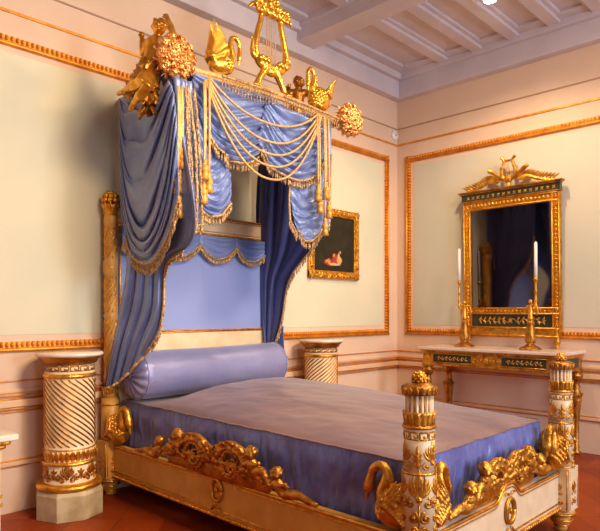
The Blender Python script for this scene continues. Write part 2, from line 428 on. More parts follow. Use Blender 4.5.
ls = thing('silk_swag', 'deep blue silk swag in U folds hanging outside the left side of the canopy', 'swag', 'silk swags')
nS = V((-.49, -.87, 0)); LS = tuple((x-.49*.15, y-.87*.15) for x, y in LL)
def ps(*q): return [at(a, b, ln=LS) for a, b in q]
rows = [ps((119, 97), (130, 106), (143, 108), (156, 98), (168, 80)), ps((119, 118), (127, 156), (143, 174), (160, 140), (173, 90)), ps((119, 146), (127, 196), (145, 221), (163, 180), (175, 105)), ps((120, 178), (128, 228), (146, 246), (165, 208), (177, 130)), ps((121, 212), (130, 253), (149, 264), (167, 238), (179, 196))]
mb, G = sheet(rows, 70, 90, swag_fold(.12, 6.5, 2), nS)
mb.build('swag_cloth', SILK, ls, solid=.004)
fringe([p+nS*.008 for p in G[-1][10:]], .075, .020, 'swag_fringe', ls)
anchor(ls, (-3.85, -.4, 2.3))

# front corner tail (light strip between the left swag and the front)
FY = -.97
def pf(*q, y=FY): return [at(a, b, y=y) for a, b in q]
nF = V((0, -1, 0))
ct = thing('silk_tail', 'narrow pale blue silk tail with gold fringe at the left front corner of the canopy', 'drapery', 'silk tails')
rows = [pf(*r, y=-1.05) for r in (((174, 76), (182, 80), (191, 82)), ((175, 120), (185, 124), (195, 130)), ((175, 165), (187, 170), (198, 176)), ((174, 205), (186, 222), (199, 226)))]
mb, G = sheet(rows, 24, 40, hang_fold(.03, 3.3, 4), nF)
mb.build('tail_cloth', SILK, ct, solid=.004)
for k in (11, 15, 19, 24): fringe([r[k]+nF*.02 for r in G[2:]], .055, .015, 'tail_fringe', ct, .006)
fringe([p+nF*.01 for p in G[-1]], .06, .018, 'tail_fringe', ct)
anchor(ct, at(180, 84, y=FY))

def swag(name, label, rows, A, n, seed, group, fr=(0, None), y=FY, L=.06, extra=None, mt=SILK):
    t = thing(name, label, 'swag' if 'swag' in name else 'drapery', group)
    mb, G = sheet([pf(*r, y=y) for r in rows], 70, 80, swag_fold(A, n, seed), nF)
    mb.build('swag_cloth' if 'swag' in name else 'tail_cloth', mt, t, solid=.004)
    fringe([p+nF*.012 for p in G[-1][fr[0]:fr[1]]], L, .02, 'swag_fringe' if 'swag' in name else 'tail_fringe', t)
    if extra: fringe(pf(*extra, y=y-.03), L, .02, 'swag_fringe' if 'swag' in name else 'tail_fringe', t)
    anchor(t, at(*rows[0][len(rows[0])//2], y=y)); return t
swag('silk_swag', 'wide blue silk swag in the left half of the canopy front, below a swan',
     [[(193, 72), (218, 82), (240, 89), (256, 93), (272, 99)], [(192, 84), (214, 110), (236, 121), (255, 117), (274, 105)], [(194, 100), (212, 131), (236, 146), (257, 138), (274, 116)], [(198, 114), (216, 150), (240, 164), (258, 156), (272, 135)]], .055, 7.5, 11, 'silk swags', (8, 64))
swag('silk_swag', 'wide blue silk swag in the right half of the canopy front, below dark cherub',
     [[(266, 97), (282, 105), (296, 111), (310, 116), (324, 119)], [(264, 108), (276, 135), (292, 147), (309, 140), (326, 125)], [(260, 124), (272, 153), (293, 165), (312, 155), (328, 135)], [(257, 143), (271, 168), (295, 181), (313, 175), (326, 152)]], .055, 7.5, 23, 'silk swags', (4, 66), y=FY-.03)
swag('silk_tail', 'rounded pale blue silk tail hanging between hanging tassels and left swag of canopy front',
     [[(190, 84), (197, 95), (204, 105), (214, 118)], [(188, 130), (200, 146), (212, 152), (224, 142)], [(191, 170), (202, 184), (216, 188), (230, 172)], [(193, 188), (203, 203), (217, 205), (231, 190)], [(195, 198), (203, 213), (218, 216), (230, 203)]], .04, 8, 31, 'silk tails', (0, None), y=FY+.03)
swag('silk_tail', 'small rounded blue silk tail at right front corner of canopy beside the painting',
     [[(288, 165), (299, 175), (310, 172), (325, 160)], [(290, 195), (299, 207), (311, 203), (324, 185)], [(292, 212), (301, 226), (312, 222), (323, 205)], [(296, 230), (303, 240), (312, 240), (323, 226)]], .035, 5, 37, 'silk tails', (0, None), y=FY, extra=[(290, 182), (289, 200), (290, 220), (297, 234)])
ct = thing('silk_tail', 'thin straight strip of pale blue silk below the right front rosette of the canopy', 'drapery', 'silk tails')
mb, G = sheet([pf((318, 118), (324, 120), (330, 122)), pf((319, 160), (325, 162), (330, 164)), pf((319, 230), (324, 234), (328, 228))], 16, 30, hang_fold(.02, 2.5, 4), nF)
mb.build('tail_cloth', SILK, ct, solid=.004); fringe([r[-1] for r in G[12:]], .04, .022, 'tail_fringe', ct); anchor(ct, at(324, 120, y=FY))
# right curtain: inner side, its shade put into a darker silk colour
RL = ((-2.34, -.04), (-2.17, -.93))
def pr(*q): return [at(a, b, ln=RL) for a, b in q]
nR = V((-1, -.2, 0))
rc = thing('bed_curtain', 'blue silk curtain with shade put into its colour, right of the headboard, beside the painting', 'curtain')
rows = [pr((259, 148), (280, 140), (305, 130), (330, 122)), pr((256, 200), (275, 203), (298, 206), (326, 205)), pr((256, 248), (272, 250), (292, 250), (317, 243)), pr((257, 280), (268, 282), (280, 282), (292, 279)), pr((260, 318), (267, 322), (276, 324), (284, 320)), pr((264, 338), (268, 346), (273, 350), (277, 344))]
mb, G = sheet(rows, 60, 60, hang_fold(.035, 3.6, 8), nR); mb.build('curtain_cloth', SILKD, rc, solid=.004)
fringe([r[-1]+nR*.01 for r in G[12:]], .055, .028, 'side_fringe', rc)
mb, G = sheet([[p-nR*.03 for p in pr(*q)] for q in (((262, 325), (270, 328), (281, 326)), ((268, 345), (274, 350), (282, 350)), ((274, 362), (279, 372), (283, 376)))], 20, 20, hang_fold(.02, 2, 5), nR)
mb.build('curtain_tail', SILKD, rc, solid=.004); fringe([p+nR*.01 for p in G[-1]], .04, .02, 'side_fringe', rc)
mb, G = sheet([pr((250, 170), (253, 171)), pr((249, 200), (252, 200)), pr((250, 226), (253, 226))], 2, 20, lambda u, v: 0, nR)
fringe([r[0] for r in G], .03, .02, 'side_fringe', rc)
anchor(rc, (-2.28, -.4, .95))

# ------------------------------------------------------------------ cords and tassels
def tassel(mb, p, s=1):
    p = V(p)
    mb.lathe([(.004*s, 0), (.010*s, -.006*s), (.012*s, -.016*s), (.007*s, -.024*s), (.012*s, -.030*s), (.018*s, -.042*s), (.019*s, -.054*s), (.012*s, -.062*s), (.015*s, -.068*s), (.021*s, -.098*s), (.002, -.098*s)][::-1], 12, p, 0, rf=lambda a, z: 1+.08*math.cos(6*a))
    return mb
for (x, y0, y1, lab) in ((182, 86, 147, 'gold tassel on a long cord, uppermost below the left rosette'), (178, 86, 171, 'gold tassel on a long cord below the left rosette, middle of its three'), (180, 90, 196, 'gold tassel on a long cord, lowest below the left rosette'),
                         (205, 80, 159, 'gold tassel uppermost of three in front of the rounded pale silk tail'), (209, 80, 172, 'gold tassel right of two others in front of the rounded pale silk tail'), (204, 82, 183, 'gold tassel lowest of three in front of the rounded pale silk tail'),
                         (318, 116, 184, 'gold tassel uppermost left below the right rosette'), (326, 118, 182, 'gold tassel uppermost right below the right rosette'), (320, 116, 196, 'gold tassel hanging just above the painting corner, left one of its pair'), (329, 120, 201, 'gold tassel nearest the wall above the painting frame'), (325, 118, 218, 'gold tassel lowest on the right, in front of the dark painting')):
    t = thing('tassel', lab, 'tassel', 'gold cord tassels on the canopy front')
    yy = -1.13 if x < 200 else -1.08
    a, b = at(x if x < 300 else x-1, y0, y=yy), at(x, y1, y=yy)
    MB().tube(cr([a, a*.5+b*.5+V((.004, 0, 0)), b], 8), .0085, 8).build('cord', CORD, t)
    tassel(MB(), b, 1.4).build('tassel_head', TASSEL, t); anchor(t, a)
for i, (xl, yl, xr, yr, yb, lab) in enumerate(((209, 77, 318, 114, 125, 'topmost'), (208, 78, 319, 115, 143, 'second from top'), (207, 79, 320, 116, 155, 'third from top'), (206, 80, 321, 117, 167, 'fourth from top'), (205, 80, 321, 118, 180, 'lowest'))):
    a, b = at(xl, yl, y=-1.07), at(xr, yr, y=-1.07); mid = (a+b)/2; zb = at(274, yb, y=-1.09).z; s = mid.z-zb
    p = [a+(b-a)*t-V((0, .02*math.sin(PI*t), s*(1-abs(2*t-1)**(2.2)))) for t in [k/40 for k in range(41)]]
    o = MB().tube(p, .0085, 8).build('swagged_cord', CORD); tag(o, 'cream gold cord looped across canopy front, %s of the five sagging cords' % lab, 'cord', 'sagging cords across the canopy front'); anchor(o, a)

# ------------------------------------------------------------------ carved figures
def Rz(a): return Matrix.Rotation(a, 3, 'Z')
def wing(mb, side, root, tip, back, nf=9, w=.014, bulge=.02):
    """raised wing: fan of long overlapping feathers, then two rows of coverts"""
    root, tip, back = [V((a, side*b, c)) for a, b, c in (root, tip, back)]
    for row, (fr, k0) in enumerate(((1, 1), (.66, .9), (.36, .8))):
        for i in range(nf+1):
            t = i/nf; b0 = root.lerp(back, t*.9); e = tip.lerp(back+(tip-root)*.22, t**1.1)
            e = b0+(e-b0)*fr; mid = (b0+e)/2+V(((e-b0).length*.08, side*bulge, 0)); o = V((0, side*.006*row, 0))
            p = cr([b0+o, mid+o, e+o], 8)
            mb.tube(p, [w*(.8, .95, 1, 1.05, 1.05, 1, .85, .6, .2)[k]*k0 for k in range(9)], 8, 0, [V((0, side, 0))]*9, .55)
def swan(neck, wings, body, head_w=1, neck_r=.02, seed=1, tail=None):
    """closed shapes of a swan facing +x, feet at origin; y is its breadth"""
    mb = MB(); rn = random.Random(seed)
    (bl, bw, bh, bz, tilt) = body; Rt = Matrix.Rotation(-tilt, 3, 'Y')
    mb.ell((0, 0, bz), (bl, bw, bh), 0, 24, 16, Rt)
    p = cr([V((a, 0, b)) for a, b in neck], 30)
    mb.tube(p, [neck_r*(2.2-1.2*min(1, i/12)) if i < 24 else neck_r*(.9+.05*(i-24)) for i in range(31)], 12)
    e = p[-1]; d = (p[-1]-p[-3]).normalized()
    mb.ell(e+d*neck_r*.3, (neck_r*1.25, neck_r*1.1, neck_r*1.4), 0, 12, 8); mb.tube([e+d*neck_r*.8, e+d*neck_r*2.2, e+d*neck_r*3.6], [neck_r*.8, neck_r*.5, neck_r*.25], 8)
    for wg in wings: wing(mb, *wg)
    if tail:
        a, b = V((tail[0], 0, tail[1])), V((tail[2], 0, tail[3]))
        for k in (-2, -1, 0, 1, 2): mb.tube([a+V((0, k*.012, 0)), (a+b)/2+V((0, k*.016, 0)), b+V((abs(k)*.012, k*.016, -abs(k)*.006))], [.02, .018, .006], 8)
    for j in range(-3, 5):   # rows of breast feathers
        b = j*.27
        for k in range(-4, 5):
            a = k*.33+(j % 2)*.16; v = V((bl*math.cos(b)*math.cos(a), bw*math.cos(b)*math.sin(a), bh*math.sin(b)))
            mb.ell(Rt @ v+V((0, 0, bz)), (bl*.13, bl*.13, bl*.17), 0, 8, 6)
    return mb
canopy = thing('bed_canopy', 'gilded crown canopy above the bed head with carved lyre, swans, cherubs and flower rosettes', 'bed canopy')
ZR = 2.95
# rails and flat tester with cornice
m = MB()
fr = [V((-3.84, -.92, ZR)), V((-3.6, -.93, ZR+.005)), V((-3.0, -.95, ZR+.03)), V((-2.4, -.93, ZR+.02)), V((-2.15, -.92, ZR))]
m.tube(cr(fr, 30), .024, 10); m.tube([p+V((0, -.008, -.03)) for p in cr(fr, 30)], .012, 8)
m.build('front_rail', CORD, canopy)
for x in (-3.84, -2.15):
    xb = -3.66 if x < -3 else -2.33; MB().tube([(x, -.92, ZR), (xb, -.02, ZR)], .026, 10).build('side_rail', GOLDD, canopy)
m = MB(); m.prism([(-3.8, -.88, ZR-.03), (-2.19, -.88, ZR-.03), (-2.35, -.03, ZR-.03), (-3.64, -.03, ZR-.03)], (0, 0, .02)); m.build('tester_board', SILKD, canopy)
# net fringe below the rail
def net(x0, x1):
    mb = MB(); n = int((x1-x0)/.028)
    def rp(x, d):
        t = (x+3.84)/(1.69)
        return V((x, -1.03-.004*d, ZR-.035+.03*math.sin(PI*t)-d))
    for i in range(n+1):
        x = x0+(x1-x0)*i/n; e = .065*(.75+.4*math.sin(PI*i/n))
        for s in (-1, 1):
            if 0 <= i+s <= n: mb.tube([rp(x, 0), rp(x+s*.028, e)], .0028, 4); mb.ell(rp(x+s*.014, e*.5), .005, 0, 5, 4)
        mb.tube([rp(x, e), rp(x, e+.035)], [.003, .006], 5); mb.ell(rp(x, e), .007, 0, 6, 4)
    mb.tube([rp(x0+(x1-x0)*k/20, 0) for k in range(21)], .009, 6)
    mb.build('net_fringe', FRINGE, canopy)
net(-3.5, -2.99); net(-2.92, -2.3)
# rosettes: bouquets of roses
def rosette(c, r):
    mb = MB(); c = V(c); rnd = random.Random(int(c.x*100))
    mb.ell(c, (r*.85, r*.45, r*.85), 0, 20, 12)
    sp = [(0, 0, .30)]+[(.52, k*PI/3+.2, .29) for k in range(6)]+[(.88, k*PI/5+.1, .25) for k in range(10)]
    for q, a, z in sp:
        p = c+V((math.cos(a)*q*r, -.50*r*math.sqrt(max(.02, 1-q*q))-.02, math.sin(a)*q*r)); rr = r*z
        n = (p-c+V((0, -.03, 0))).normalized(); U = n.cross(V((.1, .2, 1))).normalized(); W = n.cross(U)
        mb.ell(p-n*rr*.75, rr*.85, 0, 10, 8)
        for ring, tr, lift, wv in ((.80, .15, .0, 5), (.46, .14, .16, 3)):
            pp = [p+(U*math.cos(b)+W*math.sin(b))*rr*ring*(1+.10*math.cos(wv*b+a))+n*rr*(lift+.12*math.sin(wv*b)) for b in [2*PI*k/22 for k in range(23)]]
            mb.tube(pp, rr*tr, 8)
        mb.ell(p+n*rr*.12, rr*.2, 0, 8, 6)
    for k in range(12):
        a = 2*PI*k/12+.2; d = V((math.cos(a), .15, math.sin(a)))
        mb.tube([c+d*r*.6, c+d*r*.85, c+d*r*1.0], [r*.1, r*.13, r*.05], 6, 0, [V((0, -1, 0))]*3, .4)
    return mb
carve(rosette((-3.85, -.98, 2.955), .142), 'flower_rosette', ROSEG, canopy, .0032, 0)
carve(rosette((-2.13, -.98, 2.955), .140), 'flower_rosette', ROSEG, canopy, .0036, 0)
# front swans
sw = swan([(.065, .09), (.10, .15), (.085, .235), (.095, .285), (.13, .30), (.16, .275), (.168, .22), (.165, .17)],
          [(sd, (.045, .02, .13), (-.085, .02, .37), (-.085, .02, .09), 9, .0095, .015) for sd in (-1, 1)], (.10, .06, .065, .075, .3), neck_r=.0165, tail=(-.07, .07, -.125, .14))
o = carve(sw, 'swan_figure', GOLDB, canopy, .0031, 0); o.data.transform(Matrix.Translation((-3.445, -.945, ZR+.02)))
sw = swan([(.055, .11), (.085, .17), (.065, .25), (.07, .295), (.10, .325), (.13, .30), (.138, .25), (.135, .20)],
          [(-1, (.03, .045, .13), (-.05, .06, .345), (-.035, .04, .13), 6, .010, .02), (1, (.0, .045, .13), (-.15, .06, .30), (-.075, .04, .11), 6, .010, .02)], (.10, .07, .09, .095, .4), neck_r=.0165, tail=(-.06, .07, -.12, .08))
o = carve(sw, 'swan_figure', GOLDB, canopy, .0031, 0); o.data.transform(Matrix.Translation((-2.44, -.945, ZR+.01)) @ Matrix.Rotation(PI, 4, 'Z'))
# lyre
def lyre_mb():
    mb = MB(); L0 = V((-2.97, -.94, ZR+.03))
    def q(x, z, y=0): return L0+V((x, y, z))
    for s in (-1, 1):
        mb.tube(cr([q(s*.035, .17), q(s*.12, .20), q(s*.155, .30), q(s*.13, .42), q(s*.10, .52), q(s*.105, .60), q(s*.15, .66)], 24), [.03-.012*i/24 for i in range(25)], 10)
        mb.tube(cr([q(s*.05, .17), q(s*.10, .10), q(s*.13, .05), q(s*.15, .0)], 8), [.03, .03, .026, .026, .024, .024, .026, .03, .034], 10)
        for k in (-1, 0, 1): mb.ell(q(s*.16+k*.018, .01, -.02), (.015, .026, .018), 0, 8, 6)
        mb.tube(cr([q(s*.15, .22), q(s*.19, .26), q(s*.18, .34), q(s*.20, .36)], 8), [.02, .024, .02, .014, .012, .012, .01, .008, .006], 8)
        for k in range(6):
            a = k*1.05; mb.ell(q(s*(.13+.035*math.cos(a)), .60+.035*math.sin(a), -.02), .021, 0, 8, 6)
        for k in range(5): mb.ell(q(s*(.05+.02*k), .215+.012*(k % 2), -.03), .02, 0, 8, 6)
        mb.tube(cr([q(s*.12, .62), q(s*.18, .60), q(s*.22, .56)], 6), [.022, .02, .018, .016, .014, .012, .006], 8)
    for k in range(9): mb.ell(q(-.08+.02*k, .585+.012*math.sin(k*2), -.015), .023, 0, 8, 6)
    for k in range(8): mb.ell(q(.10*math.cos(k*.9)*.8, .66+.03*math.sin(k*1.7), -.01), .024, 0, 8, 6)
    mb.tube([q(-.14, .575), q(.14, .575)], .018, 10)
    mb.tube([q(-.10, .19), q(.10, .19)], .026, 10)
    mb.ell(q(0, .155), (.06, .03, .035), 0, 12, 8)
    mb.tube([q(.0, .62), q(.01, .72), q(.0, .80)], [.03, .022, .008], 8)
    return mb, q
mb, q = lyre_mb(); ly = carve(mb, 'lyre', GOLDB, canopy, .0055, 1)
m = MB()
for k in range(6): m.tube([q(-.045+.018*k, .20, 0), q(-.045+.018*k, .58, 0)], .003, 6)
for k in range(5): m.ell(q(-.085, .26+.025*k, -.01), .006, 0, 6, 5)
m.build('lyre_strings', CORD, ly)

def putto(J, s=1, hair=True, face=V((0, -1, 0))):
    """J: dict of joint positions; one continuous body"""
    mb = MB(); j = {k: V(v) for k, v in J.items()}
    hr = .046*s
    mb.ell(j['head'], (hr, hr, hr*1.15), 0, 16, 12)
    fc = face.normalized(); sd = fc.cross(V((0, 0, 1))).normalized()
    mb.ell(j['head']+fc*hr*.98-V((0, 0, hr*.1)), hr*.18, 0, 8, 6)                 # nose
    mb.ell(j['head']+fc*hr*.75-V((0, 0, hr*.62)), (hr*.3, hr*.3, hr*.2), 0, 8, 6)  # chin
    for k in (-1, 1):
        mb.ell(j['head']+fc*hr*.72+sd*k*hr*.42-V((0, 0, hr*.3)), hr*.3, 0, 8, 6)   # cheeks
        mb.ell(j['head']+fc*hr*.82+sd*k*hr*.36+V((0, 0, hr*.28)), (hr*.25, hr*.25, hr*.10), 0, 8, 6)  # brow
        mb.ell(j['head']+sd*k*hr*1.0, (hr*.2, hr*.2, hr*.3), 0, 8, 6)
    for k in range(26):
        v = V((random.gauss(0, 1), random.gauss(0, 1), abs(random.gauss(0, 1))+.2)).normalized()
        if v.dot(fc) < .55: mb.ell(j['head']+V((v.x*hr, v.y*hr, v.z*hr*1.1)), hr*.3, 0, 8, 6)
    mb.tube([j['head']-V((0, 0, hr*.6)), j['neck']], [.024*s, .028*s], 10)
    mb.tube(cr([j['neck'], j['chest'], j['belly'], j['hip']], 12), [s*x for x in (.035, .052, .062, .066, .066, .064, .062, .064, .066, .068, .068, .066, .06)], 14)
    for a in ('l', 'r'):
        if a+'sh' in j:
            mb.tube([j['chest']+(j['neck']-j['chest'])*.4, j[a+'sh'], j[a+'sh']*.5+j[a+'el']*.5, j[a+'el'], j[a+'el']*.5+j[a+'ha']*.5, j[a+'ha']], [s*x for x in (.035, .033, .030, .024, .024, .016)], 10)
            d = (j[a+'ha']-j[a+'el']).normalized()
            mb.ell(j[a+'ha']+d*.014*s, .019*s, 0, 8, 6)
            U = d.cross(V((.3, 1, .2))).normalized()
            for k in range(4): mb.tube([j[a+'ha']+d*.02*s+U*(k-1.5)*.009*s, j[a+'ha']+d*(.042-.004*abs(k-1.3))*s+U*(k-1.5)*.011*s], [.006*s, .004*s], 6)
            mb.tube([j[a+'ha']+U*.014*s, j[a+'ha']+d*.014*s+U*.028*s], [.007*s, .005*s], 6)
        if a+'kn' in j:
            mb.tube([j['hip'], j['hip']*.6+j[a+'kn']*.4, j[a+'kn'], j[a+'kn']*.5+j[a+'an']*.5, j[a+'an']], [s*x for x in (.055, .048, .034, .032, .018)], 12)
            ft = j.get(a+'ft', j[a+'an']+V((0, -.05, 0))); mb.tube([j[a+'an'], ft], [.02*s, .014*s], 8); mb.ell(j[a+'an'], .021*s, 0, 8, 6)
    return mb
def foliage(mb, c, ax, n, L, r, rnd, sp=1.0, w=.02):
    """spray of curled acanthus leaves round an axis from c"""
    c = V(c); ax = V(ax).normalized()
    for k in range(n):
        t = rnd.random(); a = rnd.uniform(0, 2*PI)
        U = ax.cross(V((.31, .2, .9))).normalized(); W = ax.cross(U); d = (U*math.cos(a)+W*math.sin(a))
        b = c+ax*L*t; o = (d*r*sp+ax*r*.9)
        mb.tube([b, b+o*.6, b+o*1.05+ax*r*.35, b+o*1.15+d*r*.25-ax*r*.1], [w*.8, w*1.2, w*.8, w*.3], 6, 0, [d]*4, .5)
rnd = random.Random(3)
LX = -3.88
def cx_(px, py, d=0): p = at(px, py, x=LX+d); return (p.x, p.y, p.z)
J = dict(head=cx_(159, 27), neck=cx_(157, 36.5), chest=cx_(156, 44), belly=cx_(154, 56), hip=cx_(152, 69),
         lsh=cx_(149, 43), lel=cx_(143, 53), lha=cx_(142, 37), rsh=cx_(164, 42), rel=cx_(174, 36), rha=cx_(167, 18),
         lkn=cx_(140, 82, -.20), lan=cx_(125, 91, -.17), lft=cx_(118, 94, -.16), rkn=cx_(146, 88, -.18), ran=cx_(134, 103, -.18), rft=cx_(130, 111, -.19))
mb = putto(J, .98, face=V((-.62, -.78, 0)))
c1 = carve(mb, 'cherub_figure', GOLD, canopy, .0042, 1); c1['label'] = 'cherub with raised arms beside the left rosette'
mb = MB(); mb.tube([at(a, b, x=LX+.03) for a, b in ((154, 72), (153, 90), (151, 106), (150, 122))], [.06, .055, .04, .015], 12)
foliage(mb, at(154, 70, x=LX+.02), at(150, 118, x=LX+.0)-at(154, 70, x=LX+.02), 70, .30, .055, rnd, 1.0, .017)
foliage(mb, at(150, 84, x=LX+.03), (0, .95, -.05), 18, .18, .035, rnd, 1.0, .013)
foliage(mb, at(152, 66, x=LX-.02), at(137, 92, x=LX-.06)-at(152, 66, x=LX-.02), 60, .24, .045, rnd, 1.0, .017); mb.tube([at(152, 68, x=LX), at(140, 90, x=LX-.05)], [.06, .05], 10)
mb.xf(Matrix.Translation((-.075, -.10, -.005))); carve(mb, 'acanthus_bracket', GOLDD, canopy, .0042, 0)
RX = -2.22
J = dict(head=(RX, -.50, 3.385), neck=(RX, -.49, 3.325), chest=(RX, -.48, 3.28), belly=(RX, -.47, 3.19), hip=(RX, -.46, 3.08),
         lsh=(RX-.06, -.46, 3.29), lel=(RX-.11, -.44, 3.22), lha=(RX-.13, -.5, 3.30), rsh=(RX+.05, -.55, 3.29), rel=(RX+.10, -.64, 3.25), rha=(RX+.12, -.72, 3.27),
         lkn=(RX-.03, -.56, 3.04), lan=(RX-.02, -.52, 2.99), rkn=(RX+.05, -.58, 3.04), ran=(RX+.05, -.54, 2.99))
c2 = carve(putto(J, 1.05, face=V((.3, -.9, 0))), 'cherub_figure', GOLDD, canopy, .006, 2); c2['label'] = 'gilded cherub behind the right swan, shade put into its darker colour'  # right cherub stands in shade, put in by a darker gilding
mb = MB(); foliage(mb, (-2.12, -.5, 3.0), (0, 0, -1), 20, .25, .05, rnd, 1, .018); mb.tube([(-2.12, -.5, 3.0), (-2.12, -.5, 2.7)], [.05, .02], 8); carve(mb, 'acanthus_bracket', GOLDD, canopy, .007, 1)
anchor(canopy, (-3.0, 0, ZR))

# ------------------------------------------------------------------ bed
bed = thing('carved_bed', 'cream and gilt carved bed with swan posts, tall head posts and low footboard', 'bed')
XL, XR, YH, YF = -3.81, -2.22, -.10, -2.77
def acol(s=1):  # lower swan, facing +x
    return swan([(.035, .10), (.078, .15), (.062, .22), (.066, .262), (.097, .282), (.132, .262), (.150, .215), (.160, .175)],
              [(sd, (.03, .045, .10), (-.03, .05, .255), (-.065, .035, .05), 8, .0085, .016) for sd in (-1, 1)], (.088, .062, .118, .11, .9), neck_r=.021)
SWM = carve(acol(), 'swan_carving', GOLDM, None, .0031, 0); swan_mesh = SWM.data; bpy.data.objects.remove(SWM)
def place(me, name, M, parent, m=None):
    o = bpy.data.objects.new(name, me.copy()); o.data.transform(M); COL.objects.link(o); o.parent = parent
    if m: o.data.materials.clear(); o.data.materials.append(m)
    return o
def foot(cx, cy, parent):
    m = MB(); m.lathe([(.02, 0), (.034, .004), (.04, .02), (.036, .035), (.045, .045), (.06, .058), (.062, .075), (.05, .085), (.056, .095), (.075, .105), (.08, .12), (.076, .14)], 24, (cx, cy, 0), 0)
    o = m.build('turned_foot', CREAMB, parent)
    for z, r in ((.04, .044), (.075, .066), (.115, .082)): MB().tube([(cx+r*math.cos(a), cy+r*math.sin(a), z) for a in [2*PI*k/24 for k in range(25)]], .006, 6).build('gilt_ring', GOLD, o)
def lower_post(cx, cy, cream, swans, head=False):
    s = .075
    m = MB(); m.box((cx-s, cy-s, .14), (cx+s, cy+s, .40)); m.lathe([(.07, .40), (.07, .66), (.066, .672)] if not head else [(.068, .40), (.066, .72)], 32, (cx, cy, 0))
    if not head: m.lathe([(.066, .672), (.065, .86)], 32, (cx, cy, 0)); m.lathe([(.057, .86), (.057, 1.0)], 128, (cx, cy, 0), rf=lambda a, z: 1+.07*math.cos(16*a))
    p = m.build('foot_post' if not head else 'head_post', cream, bed)
    for z, r, t in ((.405, .074, .008), (.672, .070, .006)): MB().tube([(cx+r*math.cos(a), cy+r*math.sin(a), z) for a in [2*PI*k/32 for k in range(33)]], t, 6).build('gilt_ring', GOLDM, p)
    g = MB()
    for d in ((0, -1), (-1, 0), (1, 0)):
        U = V((-d[1], d[0], 0)); o = V((cx, cy, .27))+V((d[0]*s, d[1]*s, 0)); mp = flat_map(o, U, (0, 0, 1))
        palmette(g, mp, 0, .01, .075)
        for sg in (-1, 1): stroke(g, mp, [(sg*.062, -.12), (sg*.062, .12)], .004, .8, 4)
        for sg in (-1, 1): spiral(g, mp, sg*.025, -.075, .022, PI/2, 1.2, .005, 0, 12, sg)
    g.build('block_relief', GOLDM, p)
    for a in swans:
        d = V((math.cos(a), math.sin(a), 0))
        place(swan_mesh, 'swan_carving', Matrix.Translation(V((cx, cy, .385))+d*.10) @ Matrix.Rotation(a, 4, 'Z') @ Matrix.Diagonal((1.05 if abs(d.y) > .5 else .78, 1.15, .97, 1)), p)
    foot(cx, cy, p); return p
def foot_post(cx, cy, cream, swans):
    p = lower_post(cx, cy, cream, swans)
    g = MB(); cm = cyl_map((cx, cy, 0), .071)
    for k in range(4):
        a = (-PI/2+PI/4*0)+k*PI/2+ (math.atan2(C.y-cy, C.x-cx)+PI/2); u = a*.071
        palmette(g, cm, u, .605, .125, 0, 9)
        for sg in (-1, 1):
            spiral(g, cm, u+sg*.028, .49, .027, PI/2, 1.3, .0065, 0, 14, sg); spiral(g, cm, u+sg*.025, .435, .024, -PI/2, 1.2, .006, 0, 12, -sg)
        stroke(g, cm, [(u, .41), (u, .55)], .005, .8, 6)
    g.build('palmette_relief', GOLDM, p)
    g = MB(); cm = cyl_map((cx, cy, 0), .066); L = 2*PI*.066
    meander(g, cm, 0, L, .815, .845, 10, .0035)
    for k in range(6):
        u = L*k/6+.03
        if k % 2: petal(g, cm, u, .69, PI/2, .10, .010); [petal(g, cm, u, .70+.02*q, PI/2+sg*.8, .03, .007) for q in range(3) for sg in (-1, 1)]
        else: palmette(g, cm, u, .745, .095, 0, 9)
    g.build('frieze_relief', GOLDM, p)
    g = MB()
    for k in range(16): a = 2*PI*(k+.5)/16; g.tube([(cx+.0535*math.cos(a), cy+.0535*math.sin(a), z) for z in (.93, .96, .995)], .0035, 5)
    g.build('gilt_flutes', GOLDM, p)
    g = MB(); g.lathe([(.058, .862), (.066, .866), (.064, .89), (.067, .915), (.071, .925), (.058, .927)], 112, (cx, cy, 0), rf=lambda a, z: 1+.035*math.cos(14*a)); leaf_ring(g, (cx, cy, 0), .061, .865, .930, 14, .010, w=.015); g.lathe([(.062, .855), (.073, .86), (.073, .868), (.062, .874)], 32, (cx, cy, 0)); g.build('leaf_collar', GOLDM, p)
    g = MB(); g.lathe([(.058, 1.0), (.070, 1.008), (.076, 1.02), (.073, 1.035), (.05, 1.045), (.02, 1.05)], 32, (cx, cy, 0), rf=lambda a, z: 1+.04*math.cos(16*a))
    leaf_ring(g, (cx, cy, 0), .070, 1.0, 1.034, 16, .006); g.build('capital', GOLDD, p)
    g = MB(); g.lathe([(.012, 1.045), (.024, 1.052), (.029, 1.066), (.026, 1.082), (.015, 1.095), (.003, 1.102)], 16, (cx, cy, 0))
    for j, z in enumerate((1.055, 1.066, 1.077, 1.088)):
        for k in range(9): a = 2*PI*(k+.5*(j % 2))/9; r = (.026, .029, .026, .018)[j]; g.ell((cx+r*math.cos(a), cy+r*math.sin(a), z), .0065, 0, 6, 5)
    g.build('finial', GOLDM, p); return p
FLUTE = 1
foot_post(XL, YF, CREAM, (PI/2, 0))
foot_post(XR, YF, CREAM, (PI/2, PI))
